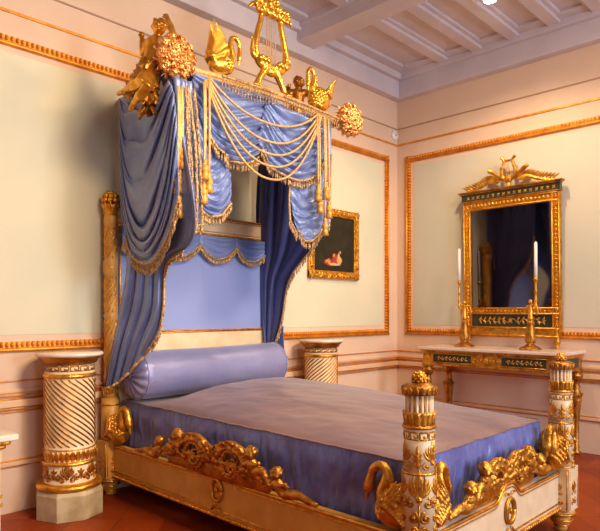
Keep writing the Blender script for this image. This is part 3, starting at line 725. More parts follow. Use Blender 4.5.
def head_post(cx, cy, swans):
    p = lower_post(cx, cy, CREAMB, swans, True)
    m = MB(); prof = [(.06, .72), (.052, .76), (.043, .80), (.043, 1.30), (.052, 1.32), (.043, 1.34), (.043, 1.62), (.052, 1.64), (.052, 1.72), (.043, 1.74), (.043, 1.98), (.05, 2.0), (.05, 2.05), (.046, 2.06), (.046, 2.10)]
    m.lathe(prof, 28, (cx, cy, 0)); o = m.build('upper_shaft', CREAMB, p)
    g = MB()
    for z0, z1 in ((.82, 1.29), (1.35, 1.61), (1.75, 1.97)):
        for k in range(7):
            a0 = 2*PI*k/7; g.tube([(cx+.043*math.cos(a0+(z-z0)*14), cy+.043*math.sin(a0+(z-z0)*14), z) for z in [z0+(z1-z0)*i/16 for i in range(17)]], .0065, 6)
    cm = cyl_map((cx, cy, 0), .052)
    for k in range(4): palmette(g, cm, 2*PI*.057*k/4+.05, 1.675, .035, 0, 5)
    leaf_ring(g, (cx, cy, 0), .05, .73, .80, 12, .015); g.build('spiral_gilding', GOLD, o)
    g = MB(); leaf_ring(g, (cx, cy, 0), .046, 2.08, 2.15, 12, .03); g.lathe([(.046, 2.06), (.058, 2.12), (.066, 2.135), (.03, 2.15), (.03, 2.2)], 24, (cx, cy, 0))
    for j, (r, z, n) in enumerate(((.052, 2.175, 9), (.045, 2.205, 8), (.024, 2.228, 5), (.001, 2.235, 1))):
        for k in range(n): a = 2*PI*k/n+j*.4; g.ell((cx+r*math.cos(a), cy+r*math.sin(a), z), .0185, 0, 10, 8)
    g.build('berry_finial', GOLD, p)
head_post(XL, YH, (-PI/2,)); head_post(XR, YH, (-PI/2,))
# rails
def rail(a, b, n, cream, name, cusp):
    """a,b ground points of the outer face; n outward normal"""
    a, b, n = V((*a, 0)), V((*b, 0)), V((*n, 0)); T = (b-a).normalized(); L = (b-a).length; up = V((0, 0, 1))
    def top(s):
        d = abs(s-cusp)
        return .375+.075*max(0, math.cos(PI*min(1, max(0, d-.03)/.13))*.5+.5 if d < .16 else 0)
    N = 60; P = [a+T*(L*i/N)+up*top(L*i/N) for i in range(N+1)]
    m = MB(); Q = [a+up*.145, b+up*.145]
    for i in range(N):
        p0, p1 = P[i], P[i+1]; g0, g1 = a+T*(L*i/N)+up*.145, a+T*(L*(i+1)/N)+up*.145; d = -n*.05
        m.add([g0, g1, p1, p0, g0+d, g1+d, p1+d, p0+d], [(0, 1, 2, 3), (7, 6, 5, 4), (3, 2, 6, 7), (0, 4, 5, 1)], 0, True)
    r = m.build(name, cream, bed)
    g = MB(); g.tube([p+n*.002-up*.004 for p in P], .009, 6); g.tube([p+n*.002-up*.026 for p in P], .004, 6)
    g.prism([a+up*.145, a+up*.165, a+up*.165+n*.012, a+up*.145+n*.012], T*L); g.tube([a+up*.185+n*.004, b+up*.185+n*.004], .005, 6)
    k = int(L/.026)
    for i in range(k): g.ell(a+T*((i+.5)*L/k)+up*.156+n*.012, (.010, .010, .010), 0, 6, 5)
    g.build('gilt_moulding', GOLD, r)
    # medallion
    mp0 = flat_map(a+T*cusp+up*.305+n*.004, T if T.cross(up).dot(n) > 0 else -T, up); mp = lambda u, v: (mp0(u*1.6, v*1.6)[0]+n*.006, n); g = MB()
    for i in range(16):
        t = 2*PI*i/16; petal(g, mp, .034*math.cos(t), .044*math.sin(t), t+2.0, .03, .010)
    ring = [(.03*math.cos(t), .04*math.sin(t)) for t in [2*PI*i/24 for i in range(25)]]; stroke(g, mp, ring, .012, .9)
    g.ell(mp(0, 0)[0], (.012, .012, .018), 0, 8, 6)
    for sg in (-1, 1): petal(g, mp, sg*.01, -.05, -PI/2+sg*.5, .05, .008, sg*.5); petal(g, mp, sg*.005, .05, PI/2-sg*.9, .035, .008, -sg*.6)
    g.build('wreath_medallion', GOLDM, r); return r
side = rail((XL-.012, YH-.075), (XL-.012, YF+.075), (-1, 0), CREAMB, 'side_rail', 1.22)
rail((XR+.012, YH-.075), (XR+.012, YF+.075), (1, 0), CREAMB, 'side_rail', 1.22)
footr = rail((XL+.075, YF-.012), (XR-.075, YF-.012), (0, -1), CREAM, 'foot_rail', .76)
# carved crests: acanthus scrolls with small cherubs
def crest(o, T, n, parent, m, sc_=1.0, seed=5, vs=1.0):
    """o: point on rail top at the middle; T along the rail (left to right seen from outside), n outward"""
    o, T, n = V(o), V(T), V(n); up = V((0, 0, 1)); mb = MB(); rn = random.Random(seed)
    def q(u, v, w=0): return o+T*(u*sc_)+up*(v*sc_*vs)+n*w
    def leaf(c, d, L, w, cv=.3):
        d = V(d).normalized(); s_ = d.cross(n); e = c+d*L
        mb.tube([c, c+d*L*.4+n*.012, c+d*L*.75+n*.018+s_*L*cv*.5, e+n*.006+s_*L*cv], [w*.7, w*1.1, w*.8, w*.25], 8, 0, [n]*4, .55)
    for s in (-1, 1):
        cu, cv = s*.155, .075
        p = [q(cu+s*.088*(1-.72*i/26)*math.cos(-.4+2*PI*1.35*i/26), cv+.088*(1-.72*i/26)*math.sin(-.4+2*PI*1.35*i/26), .008) for i in range(27)]
        mb.tube(p, [.022-.0004*i for i in range(27)], 10)
        ctr = q(cu, cv, .008)
        for i in range(0, 22, 1):
            c = p[i]; r = (c-ctr).normalized(); tg = (p[i+1]-p[i]).normalized()
            leaf(c, r+tg*.6, .045-.001*i, .013, .4); leaf(c+n*.012, -r*.3+tg, .025, .010, .3)
        for k in range(6): leaf(q(cu, cv, .02), T*math.cos(k*1.05)+up*math.sin(k*1.05), .028, .011)
        # leafy arch over the scroll then the trailing tail
        t = cr([q(s*.02, .085, .012), q(s*.07, .15, .012), q(s*.16, .178, .012), q(s*.25, .15, .012), q(s*.33, .085, .012), q(s*.45, .05, .012), q(s*.58, .03, .012)], 34)
        mb.tube(t, [.024]*18+[.024-.001*i for i in range(17)], 10)
        for i in range(0, 34):
            tg = (t[i+1]-t[i]).normalized(); sd = n.cross(tg)
            for k in (-1, 1): leaf(t[i]+n*rn.uniform(0, .012), tg*.8+sd*k*(1.1+rn.random()*.4), rn.uniform(.026, .044), .012, .35*k)
        # little cherubs seated in the foliage
        for u, v, r, bx in ((s*.315, .165, .037, s*.03), (s*.50, .10, .033, s*.05)):
            h = q(u, v, .022); mb.ell(h, (r, r, r*1.08), 0, 16, 12); fc = (n+T*s*.3).normalized(); sdv = fc.cross(up)
            mb.ell(h+fc*r-up*r*.1, r*.18, 0, 8, 6)
            for k in (-1, 1): mb.ell(h+fc*r*.75+sdv*k*r*.42-up*r*.3, r*.3, 0, 8, 6)
            for k in range(22):
                vv = V((rn.gauss(0, 1), rn.gauss(0, 1), abs(rn.gauss(0, 1)))).normalized()
                if vv.dot(fc) < .5: mb.ell(h+vv*r*.95, r*.27, 0, 8, 6)
            b = [q(u, v-.03, .012), q(u+bx*.3, v-.055, .018), q(u+bx, v-.095, .016)]
            mb.tube(cr(b, 6), [.022, .028, .032, .034, .033, .03, .026], 10)
            mb.tube(cr([q(u, v-.04, .03), q(u-s*.035, v-.06, .038), q(u-s*.06, v-.03, .038)], 6), [.015, .014, .013, .012, .011, .010, .010], 8)
            mb.tube(cr([q(u, v-.04, .03), q(u+s*.04, v-.05, .038), q(u+s*.075, v-.035, .03)], 6), [.015, .014, .013, .012, .011, .010, .010], 8)
            ex = .185 if abs(u) > .4 else .11
            mb.tube(cr([q(u+bx, v-.09, .018), q(u+bx+s*ex*.5, v-.075, .022), q(u+bx+s*ex*.85, max(.012, v-.12), .02), q(u+bx+s*ex*1.15, max(.008, v-.13), .024)], 10), [.028, .028, .027, .025, .022, .02, .02, .018, .014, .013, .011], 10)
    for i in range(44):
        u = -.42+.84*i/43; hgt = .045+.05*math.cos(u*3.2)
        mb.ell(q(u, hgt*.35, -.004), (.022, .022, hgt*.75), 0, 8, 6); leaf(q(u, hgt*.6, .01), up*.8+T*rn.uniform(-.9, .9)+n*.2, .045, .014, rn.uniform(-.5, .5))
    for k in range(5): leaf(q(-.05+.025*k, .10, .012), up+T*(k-2)*.35, .065, .014, .2*(k-2))
    for k in (-1, 1): mb.tube(cr([q(0, .13, .02), q(k*.035, .16, .02), q(k*.055, .13, .02), q(k*.02, .115, .02)], 8), .008, 8)
    return carve(mb, 'cherub_scroll_crest', m, parent, .0042, 0)
crest((XL-.035, YH-.075-1.22, .405), (0, -1, 0), (-1, 0, 0), side, GOLDD, 1.10)
crest((XL+.075+.76, YF+.012, .405), (1, 0, 0), (0, -1, 0), footr, GOLDM, .80, 8, 1.22)
# headboard
HB = -.13
m = MB(); m.box((XL+.04, HB, .40), (XR-.04, HB+.04, 1.20)); hb = m.build('headboard', CREAM, bed); MB().box((XL+.04, HB, 1.99), (XR-.04, HB+.04, 2.16)).build('top_rail', CREAM, hb)
m = MB(); m.box((XL+.04, HB+.01, 1.2), (XR-.04, HB+.035, 1.99)); m.build('silk_panel', SILKP, hb)
g = MB()
for z in (2.152, 2.005, 1.195): bead_strip(g, (XL+.04, HB, z), (XR-.04, HB, z), (0, 0, 1), (0, -1, 0), .022, .014, .016)
for x in (XL+.06, XR-.06): g.tube([(x, HB, 1.2), (x, HB, 1.99)], .008, 6)
for z in (2.03, 2.13): g.tube([(XL+.04, HB, z), (XR-.04, HB, z)], .004, 6)
g.build('gilt_moulding', GOLD, hb)
# valance scallops on the headboard
x0 = at(199, 262, y=HB-.03).x; per = at(235, 266, y=HB-.03).x-x0
k0 = int((x0-(XL+.06))/per)+1; rn = random.Random(2)
mb = MB(); paths = []
xs = [x0+per*(k-k0) for k in range(12)]
for a, b in zip(xs, xs[1:]):
    lo, hi = max(a, XL+.05), min(b, XR-.05)
    if hi-lo < .05: continue
    G = []
    for j in range(25):
        v = j/24; row = []
        for i in range(31):
            x = lo+(hi-lo)*i/30; u = (x-a)/per; sag = math.sin(PI*u)**.8 if 0 < u < 1 else 0
            z = 1.99-v*(.075+.115*sag)
            y = HB-.022-.03*math.sin(PI*u)*(rid(v*4+.6*noise.noise(V((u*2, v*3, a))))-.2)-.012*math.cos(2*PI*u)-.01
            row.append(V((x, y, z)))
        G.append(row)
    mb.grid(G); paths.append([p+V((0, -.008, 0)) for p in G[-1]])
mb.build('scalloped_valance', SILK, hb, solid=.003)
for p in paths: fringe(p, .05, .016, 'valance_fringe', hb, .006)
anchor(bed, (-3.0, -1.45, 0))

# bedspread over the mattress
bs = thing('bedspread', 'mauve and violet blue silk cover over the thick mattress, puckered seam round the top', 'bedspread')
X0, X1, Y0, Y1 = -3.745, -2.285, -.17, -2.665
def topz(x, y):
    u = (x-X0)/(X1-X0); v = (y-Y0)/(Y1-Y0)
    e = (max(0, math.sin(PI*min(1, max(0, u)))**.55))*(max(0, math.sin(PI*min(1, max(0, .15+.85*v))))**.5)
    k = min(1, max(0, (v-.09)/.16)); k = k*k*(3-2*k)
    e *= k
    return .695+.150*e*(1.0-.40*v)-.02*v+.05*u*(1-v)+.006*noise.noise(V((x*5, y*3, 0)))+.004*noise.noise(V((x*14+y*6, y*9, 4)))
mb = MB(); n1, n2 = 60, 90
mb.grid([[V((X0+(X1-X0)*i/n1, Y0+(Y1-Y0)*j/n2, topz(X0+(X1-X0)*i/n1, Y0+(Y1-Y0)*j/n2))) for i in range(n1+1)] for j in range(n2+1)])
mb.f = [tuple(reversed(q)) for q in mb.f]
mb.build('top_panel', COVER_T, bs)
per_ = []
for i in range(160): per_.append((X0+(X1-X0)*i/160, Y1, 0, -1))
for i in range(240): per_.append((X1, Y1+(Y0-Y1)*i/240, 1, 0))
for i in range(160): per_.append((X1+(X0-X1)*i/160, Y0, 0, 1))
for i in range(241): per_.append((X0, Y0+(Y1-Y0)*i/240, -1, 0))
G = []
for j in range(33):
    v = (j/32)**1.4; row = []
    for i, (x, y, nx, ny) in enumerate(per_):
        z1 = topz(x, y); z = z1+(.24-z1)*v
        s = i*.015; d = .012*math.sin(PI*min(1, v*2.2))+ (.020*v)*noise.noise(V((s*7, v*1.2, 3)))+.016*min(1, v*4)*noise.noise(V((s*16, v*1.5, 8)))+.012*min(1, v*5)*abs(noise.noise(V((s*9+v*2, v*3, 18))))+.008*min(1, v*3)*noise.noise(V((s*34+v*4, v*4, 28)))+.005*math.sin(i*2.4+noise.noise(V((s*5, 0, 0)))*3)*math.exp(-v*9)*min(1, v*30)
        row.append(V((x+nx*d, y+ny*d, z)))
    row.append(row[0].copy()); G.append(row)
mb = MB(); mb.grid(G); mb.build('side_panel', COVER_S, bs)
mb = MB(); q = G[0]; mb.tube([p+V((0, 0, .002+.003*noise.noise(p*40))) for p in q], [.0055+.002*noise.noise(p*60) for p in q], 6); mb.build('seam_piping', COVER_T, bs)
anchor(bs, (-3.0, -1.45, .25))
# bolster
bo = thing('bolster', 'long round blue silk bolster pillow lying across the head of the bed', 'bolster')
r0 = .174; cy_, cz_ = -.335, .892; n = 80; rows = []
def bolr(a, x): return r0*(1+.012*noise.noise(V((x*6, math.cos(a)*2, math.sin(a)*2)))+.01*math.sin(PI*(x+3.75)/1.5))
mb = MB(); xs = [-3.76+.0*i for i in range(1)]
prof = [(.012, -3.775), (.05, -3.79), (.11, -3.782), (.155, -3.765), (.174, -3.735)]+[(.174, -3.735+1.36*i/30) for i in range(1, 31)]+[(.155, -2.345), (.11, -2.328), (.05, -2.322), (.012, -2.335)]
G = []
for r, x in prof:
    row = []
    for k in range(97):
        a = 2*PI*k/96; edge_ = r < .173
        rr = r*bolr(a, x)/r0; dx = (.012*math.sin(14*a)*min(1, r/.06)*(.8 if edge_ and r < .165 else .15)) if edge_ else 0
        row.append(V((x+dx, cy_+rr*math.cos(a), cz_+(.02 if x > -3 else 0)*(x+3)+rr*math.sin(a))))
    G.append(row)
mb.grid(G); mb.build('bolster_cover', SILKB, bo)
g = MB(); g.ell((-3.785, cy_, cz_), (.014, .024, .024), 0, 12, 8); g.build('end_button', SILKB, bo)
for x in (-3.735, -2.375): MB().tube([(x, cy_+.176*math.cos(a), cz_+(.02*(x+3) if x > -3 else 0)+.176*math.sin(a)) for a in [2*PI*k/48 for k in range(49)]], .004, 6).build('end_piping', SILKB, bo)
anchor(bo, (-3.0, cy_, .7))

# ------------------------------------------------------------------ pedestals
def pedestal(twist, label):
    t = thing('column_pedestal', label, 'pedestal', 'fluted column pedestals')
    m = MB(); m.lathe([(.19, 0), (.222, .0), (.222, .16), (.21, .185), (.18, .19)], 8, (0, 0, 0)); 
    for i in range(len(m.f)): m.flat.add(i)
    m.build('plinth', STONE, t, bevel=.004)
    m = MB(); m.lathe([(.17, .225), (.165, .23), (.165, .355), (.158, .36), (.158, 1.0)], 48)
    sh = m.build('column_shaft', CREAM, t)
    g = MB(); N = 22
    for k in range(N):
        a0 = 2*PI*k/N; g.tube([(.1585*math.cos(a0+twist*i/40), .1585*math.sin(a0+twist*i/40), .47+.44*i/40) for i in range(41)], [.003]+[.0062]*39+[.003], 6)
    g.build('spiral_flutes', GOLDD, sh)
    g = MB(); g.lathe([(.165, .188), (.205, .192), (.212, .207), (.20, .222), (.172, .232)], 48, rf=lambda a, z: 1+.012*math.cos(40*a))
    g.build('base_moulding', GOLD, t)
    g = MB(); cm = cyl_map((0, 0, 0), .166); L = 2*PI*.166
    for k in range(6):
        u = L*k/6
        palmette(g, cm, u, .302, .098, 0, 7)
        for sg in (-1, 1): spiral(g, cm, u+sg*.062, .275, .022, PI/2, 1.2, .006, 0, 14, sg, [(u+sg*.02, .262), (u+sg*.045, .29)])
        petal(g, cm, u+L/12, .26, PI/2, .075, .012)
        for z in (.27, .30): 
            for sg in (-1, 1): petal(g, cm, u+L/12, z, PI/2-sg*.9, .03, .008)
    g.build('palmette_relief', GOLDD, sh)
    g = MB(); g.lathe([(.16, .345), (.174, .352), (.176, .362), (.16, .372)], 48); g.lathe([(.155, .445), (.165, .45), (.155, .456)], 48); leaf_ring(g, (0, 0, 0), .156, .375, .445, 30, .014)
    g.build('leaf_collar', GOLD, t); g = MB()
    g.lathe([(.157, .915), (.17, .922), (.172, .934), (.158, .945)], 48); g.build('gilt_ring', GOLD, t)
    g = MB(); cm = cyl_map((0, 0, 0), .1595); L = 2*PI*.1595; meander(g, cm, 0, L, .965, .995, 16, .0042); g.build('meander_band', GOLDD, sh)
    g = MB(); g.lathe([(.158, 1.005), (.172, 1.012), (.182, 1.03), (.205, 1.05), (.21, 1.058)], 48); g.build('cornice', GOLDD, t)
    m = MB(); m.lathe([(.19, 1.056), (.212, 1.058), (.218, 1.068), (.214, 1.082), (.0, 1.082)], 48); m.build('marble_top', MARBLE, t)
    return t
p = pedestal(-3.5, 'tall spiral fluted cream and gilt pedestal on marbled plinth, left of the bed'); p.location = (-4.2, -.275, 0)
p = pedestal(3.5, 'spiral fluted cream pedestal half hidden behind the bed, below the painting'); p.location = (-1.68, -.275, 0)

# ------------------------------------------------------------------ console table under the mirror
ct = thing('console_table', 'gilt console table with pale marble top and dark inset panels under the mirror', 'console table')
tx0, tx1, ty0, ty1 = -.57, -.03, -2.17, -.70
m = MB(); m.box((tx0-.03, ty0-.02, .955), (tx1, ty1+.02, .985)); m.build('marble_top', MARBLE, ct, bevel=.006)
m = MB(); m.box((tx0-.01, ty0, .935), (tx1, ty1, .956)); m.box((tx0+.01, ty0+.02, .80), (tx1, ty1-.02, .935)); m.box((tx0, ty0+.01, .795), (tx1, ty1-.01, .81)); ap = m.build('apron', GOLDM, ct, bevel=.003)
m = MB()
for a, b in ((-.85, -1.27), (-1.60, -2.02)): MB().box((tx0+.004, b, .828), (tx0+.012, a, .918)).build('dark_panel', DKGREEN, ap)
MB().box((tx0+.13, ty0+.014, .828), (tx1-.1, ty0+.022, .918)).build('dark_panel', DKGREEN, ap)
g = MB()
for a, b in ((-.85, -1.27), (-1.60, -2.02)):
    mp = flat_map((tx0+.003, (a+b)/2, .8725), (0, -1, 0), (0, 0, 1))
    stroke(g, mp, [(-.17+.34*i/20, .012*math.sin(i*1.2)) for i in range(21)], .003, .8, 5)
    for k in range(8):
        for sg in (-1, 1): petal(g, mp, -.155+.044*k, 0, sg*1.0, .026, .0065)
        g.ell(mp(-.135+.044*k, .012*(-1)**k)[0], .006, 0, 6, 5)
    for v in (-.04, .04): stroke(g, mp, [(-.21, v*1.1), (.21, v*1.1)], .004, .8, 4)
mp = flat_map((tx0+.008, -1.435, .8725), (0, -1, 0), (0, 0, 1)); palmette(g, mp, 0, 0, .05)
for sg in (-1, 1):
    spiral(g, mp, sg*.07, 0, .032, PI/2, 1.3, .006, 0, 14, sg); spiral(g, mp, sg*.125, 0, .028, -PI/2, 1.3, .005, 0, 14, sg)
for y in (-.775, -2.095):
    mp = flat_map((tx0+.008, y, .8725), (0, -1, 0), (0, 0, 1))
    for k in range(8): petal(g, mp, 0, 0, k*PI/4, .03, .009)
    g.ell(mp(0, 0)[0], .01, 0, 8, 6)
g.build('apron_relief', GOLD, ap)
leg = MB()
leg.lathe([(.02, 0), (.03, .004), (.032, .02), (.02, .035), (.026, .06), (.018, .08), (.022, .30), (.03, .42), (.036, .50), (.04, .56), (.03, .60), (.024, .62), (.032, .64), (.022, .66), (.03, .70), (.045, .735), (.048, .755), (.03, .77), (.042, .78), (.042, .80)], 20, rf=lambda a, z: 1+.04*math.cos(8*a))
leaf_ring(leg, (0, 0, 0), .03, .48, .58, 8, .02); leaf_ring(leg, (0, 0, 0), .034, .70, .76, 8, .014); leaf_ring(leg, (0, 0, 0), .022, .62, .56, 8, .02)
for x, y in ((tx0+.05, ty1-.055), (tx0+.05, ty0+.055), (tx1-.06, ty1-.055), (tx1-.06, ty0+.055)):
    mm = MB().merge(leg, Matrix.Translation((x, y, 0)) @ Matrix.Diagonal((1.35, 1.35, 1, 1))); mm.build('leg', GOLDD, ct)
anchor(ct, (-.3, -1.43, 0))

# candlesticks and candles
def candlestick(lab, sd):
    t = thing('candlestick', lab, 'candlestick', 'gilt figure candlesticks on the console table')
    m = MB(); m.lathe([(.09, 0), (.102, .002), (.102, .012), (.088, .018), (.084, .026), (.06, .034), (.04, .05), (.034, .058), (.045, .075), (.05, .10), (.046, .15), (.036, .22), (.028, .25), (.036, .256), (.036, .266), (.022, .275), (.018, .285), (.032, .292), (.032, .302), (.015, .306)], 32, rf=lambda a, z: 1+.025*math.cos(12*a))
    leaf_ring(m, (0, 0, 0), .045, .07, .13, 10, .008); m.build('vase_base', GOLDD, t)
    g = MB(); g.tube([(0, 0, .30), (0, 0, .34), (0, 0, .40), (0, 0, .435)], [.028, .02, .02, .016], 12); g.ell((0, 0, .465), (.02, .02, .023), 0, 12, 10); g.ell((-.02, 0, .463), .005, 0, 6, 5)
    for s_ in (-1, 1):
        up = s_ == sd
        g.tube([(0, s_*.014, .43), (-.01, s_*.036, .44 if up else .40), (-.015, s_*.055, .475 if up else .37)], [.011, .009, .007], 8)
        g.tube([(.014, s_*.01, .43), (.03, s_*.04, .42), (.03, s_*.055, .36), (.025, s_*.05, .33)], [.010, .018, .014, .004], 8, 0, [V((1, 0, 0))]*4, .5)
        g.tube([(0, s_*.009, .34), (-.006, s_*.014, .305)], [.013, .009], 8)
    carve(g, 'winged_figure', GOLD, t, .0035, 1)
    y = sd*.056; s = MB()
    s.tube(cr([(-.01, sd*.02, .40), (-.01, y*.8, .395), (-.012, y, .43)], 8), .006, 8)
    s.lathe([(.004, .40), (.014, .42), (.018, .43), (.010, .44), (.011, .47), (.017, .48), (.011, .49), (.010, .56), (.016, .57), (.010, .58), (.010, .65), (.016, .665), (.022, .68), (.016, .69), (.018, .70), (.012, .702)], 16, (-.012, y, 0))
    s.build('candle_branch', GOLD, t); return t
cs = candlestick('gilt winged figure candlestick at left end of console, below mirror frame edge', 1); cs.location = (-.26, -1.04, .985)
c2 = candlestick('gilt winged figure candlestick on the console in front of the mirror glass', -1); c2.location = (-.30, -1.765, .985)
for o_, sd, lab in ((cs, 1, 'white candle in the left candlestick beside the mirror frame'), (c2, -1, 'white candle in the right candlestick, seen against the dark mirror')):
    t = thing('candle', lab, 'candle', 'white candles')
    MB().lathe([(.0165, 0), (.0155, .17), (.0145, .325), (.005, .34)], 16).build('wax_stick', WAX, t); MB().tube([(0, 0, .335), (0, 0, .352)], .0014, 5).build('wick', BLACK, t)
    t.location = (o_.location.x-.012, o_.location.y+sd*.056, o_.location.z+.702)

# ------------------------------------------------------------------ mirror (modelled flat, then leaned forward)
mi = thing('wall_mirror', 'tall gilt framed mirror with lyre crest hanging over the console table', 'mirror')
w = .52; h0, h1 = 0, 1.44   # local: x across (left to right), z up, front is -y
m = MB()
for a, b, c, d in ((-w, -w+.09, 0, h1), (w-.09, w, 0, h1), (-w+.09, w-.09, h1-.10, h1), (-w+.09, w-.09, .225, .30), (-w+.09, w-.09, 0, .10)): m.box((a, -.045, c), (b, 0, d))
m.box((-w+.02, -.02, .02), (w-.02, 0, h1-.02)); fr_ = m.build('mirror_frame', GOLDM, mi, bevel=.005)
g = MB()
for x in (-w+.012, -w+.078, w-.012, w-.078): g.tube([(x, -.046, .01), (x, -.046, h1-.01)], .008, 8)
for z in (.01, .09, .235, .292, h1-.012, h1-.088): g.tube([(-w+.02, -.046, z), (w-.02, -.046, z)], .008, 8)
for x in (-w+.045, w-.045):
    for k in range(34):
        z = .03+k*.041; g.ell((x, -.046, z), (.017, .008, .013), 0, 8, 6); g.ell((x, -.048, z+.02), (.007, .008, .007), 0, 6, 5)
for k in range(21): g.ell((-w+.1+k*.041, -.046, h1-.05), (.013, .008, .017), 0, 8, 6)
for k in range(21): g.ell((-w+.1+k*.041, -.046, .263), (.011, .008, .011), 0, 8, 6)
g.build('frame_beading', GOLD, fr_)
m = MB(); m.box((-w+.085, -.026, .295), (w-.085, -.022, h1-.095)); m.build('mirror_glass', MIRROR, mi)
m = MB(); m.box((-w+.09, -.034, .10), (w-.09, -.02, .23)); lp_ = m.build('lower_panel', DKGREEN, mi)
g = MB(); mp = flat_map((0, -.036, .163), (1, 0, 0), (0, 0, 1)); palmette(g, mp, 0, 0, .045)
stroke(g, mp, [(-.36+.72*i/40, .02*math.sin(i*.95)) for i in range(41)], .004, .8, 5)
for k in range(14):
    if abs(k-6.5) < 1: continue
    for sg in (-1, 1): petal(g, mp, -.34+.052*k, 0, sg*1.1, .045, .010)
g.build('panel_relief', GOLD, lp_)
m = MB(); m.box((-w-.005, -.055, h1), (w+.005, 0, h1+.075)); fz = m.build('frieze', DKGREEN, mi)
g = MB(); mp = flat_map((0, -.057, h1+.037), (1, 0, 0), (0, 0, 1))
for k in range(17): petal(g, mp, -.46+.057*k, -.018, .9, .045, .008); petal(g, mp, -.46+.057*k, .018, -.9, .045, .006)
g.build('frieze_relief', GOLD, fz)
m = MB(); m.box((-w-.02, -.07, h1+.075), (w+.02, 0, h1+.092)); m.box((-w-.035, -.085, h1+.09), (w+.035, 0, h1+.105)); m.box((-w-.012, -.062, h1-.008), (w+.012, 0, h1+.006)); m.build('cornice', GOLDD, mi, bevel=.003)
g = MB(); zt = h1+.10
for s in (-1, 1):
    g.tube(cr([(s*.015, -.04, zt+.07), (s*.065, -.04, zt+.12), (s*.07, -.04, zt+.19), (s*.045, -.04, zt+.27), (s*.075, -.04, zt+.315)], 16), [.021]*10+[.016]*7, 8)
    t = cr([(s*.06, -.035, zt+.09), (s*.17, -.035, zt+.105), (s*.29, -.035, zt+.06), (s*.45, -.035, zt+.02)], 14)
    g.tube(t, [.012-.0005*i for i in range(15)], 8)
    for i, c in enumerate(t[1:]):
        for k in (-1, 1):
            d = V((s*.8, -.15, k*.75)).normalized(); g.tube([c, c+d*.035, c+d*.068+V((s*.022, 0, 0))], [.009, .017, .003], 6, 0, [V((0, -1, 0))]*3, .5)
    g.tube(cr([(s*.03, -.05, zt+.08), (s*.13, -.045, zt+.15), (s*.21, -.04, zt+.20)], 8), [.014, .014, .015, .016, .017, .018, .02, .024, .03] if s < 0 else [.014, .016, .018, .02, .02, .022, .024, .022, .016], 8)
g.ell((0, -.045, zt+.08), (.045, .03, .04), 0, 12, 8); g.tube([(0, -.04, zt), (0, -.04, zt+.06)], [.03, .02], 8)
g.tube([(-.055, -.04, zt+.275), (.055, -.04, zt+.275)], .011, 8)
for k in (-.018, 0, .018): g.tube([(k, -.04, zt+.1), (k, -.04, zt+.275)], .004, 5)
carve(g, 'lyre_crest', GOLDM, mi, .0036, 0)
for s in (-1, 1):
    m = MB(); m.lathe([(.012, -.118), (.02, -.112), (.022, -.10), (.012, -.085), (.026, -.065), (.034, -.045), (.034, -.03), (.02, -.018), (.03, -.01), (.034, 0)], 16, (s*(w-.045), -.035, 0)); m.build('turned_foot', GOLDM, mi)
mi.rotation_euler = (math.radians(1.6), 0, -PI/2); mi.location = (-.012, -1.448, 1.10)

# ------------------------------------------------------------------ painting
pa = thing('framed_painting', 'small dark oil painting of reclining figures in heavy carved gilt frame', 'painting')
w, h = .405, .375
m = MB(); 
for a, b, c, d in ((-w, -w+.085, -h, h), (w-.085, w, -h, h), (-w, w, h-.085, h), (-w, w, -h, -h+.085)): m.box((a, -.035, c), (b, 0, d))
pf_ = m.build('picture_frame', GOLD, pa, bevel=.008)
g = MB(); rn = random.Random(9)
for side_ in range(4):
    L, W = (w, h) if side_ % 2 == 0 else (h, w)
    n = int(2*L/.055)
    for i in range(n+1):
        s = -L+.03+(2*L-.06)*i/n
        c = V((s, -.04, W-.042)) if side_ == 0 else V((W-.042, -.04, s)) if side_ == 1 else V((s, -.04, -W+.042)) if side_ == 2 else V((-W+.042, -.04, s))
        mp = flat_map(c, (1, 0, 0), (0, 0, 1))
        spiral(g, mp, 0, 0, .028, rn.uniform(0, 6), 1.2, .0075, 0, 12, 1 if i % 2 else -1)
        for k in range(3): petal(g, mp, 0, 0, rn.uniform(0, 6), .045, .011)
g.build('carved_foliage', GOLD, pf_)
m = MB(); m.box((-w+.08, -.016, -h+.08), (w-.08, -.004, h-.08)); m.build('canvas', painting_mat(), pa)
pa.location = (-1.19, -.004, 2.075)

# ------------------------------------------------------------------ left marble topped table
tt = thing('marble_table', 'low cream table with white marble top, cut by the left edge beside the pedestal', 'table')
x1, y1, z1 = -4.63, -.54, .63
m = MB(); m.box((x1-1.0, y1, z1-.035), (x1, -.04, z1)); m.build('marble_top', MARBLEW, tt, bevel=.006)
m = MB(); m.box((x1-.97, y1+.03, z1-.065), (x1-.03, -.05, z1-.034)); m.box((x1-.95, y1+.05, z1-.09), (x1-.05, -.06, z1-.06)); ap = m.build('gilt_cornice', GOLD, tt, bevel=.012)
m = MB(); m.box((x1-.93, y1+.07, z1-.17), (x1-.07, -.07, z1-.085)); m.build('apron', CREAM, tt, bevel=.004)
for x, y in ((x1-.11, y1+.11), (x1-.89, y1+.11), (x1-.11, -.11), (x1-.89, -.11)):
    m = MB(); m.box((x-.035, y-.035, .05), (x+.035, y+.035, z1-.16)); lg = m.build('leg', CREAM, tt, bevel=.004)
    g = MB(); g.lathe([(.02, 0), (.04, .01), (.045, .03), (.03, .05)], 16, (x, y, 0)); 
    for z in (.25, .20): g.box((x-.042, y-.042, z), (x+.042, y+.042, z+.02))
    for d in ((0, -1), (1, 0)): palmette(g, flat_map((x+d[0]*.036, y+d[1]*.036, .40), (-d[1], d[0], 0), (0, 0, 1)), 0, 0, .04)
    g.build('gilt_mounts', GOLD, lg)
anchor(tt, (x1-.5, -.3, 0))

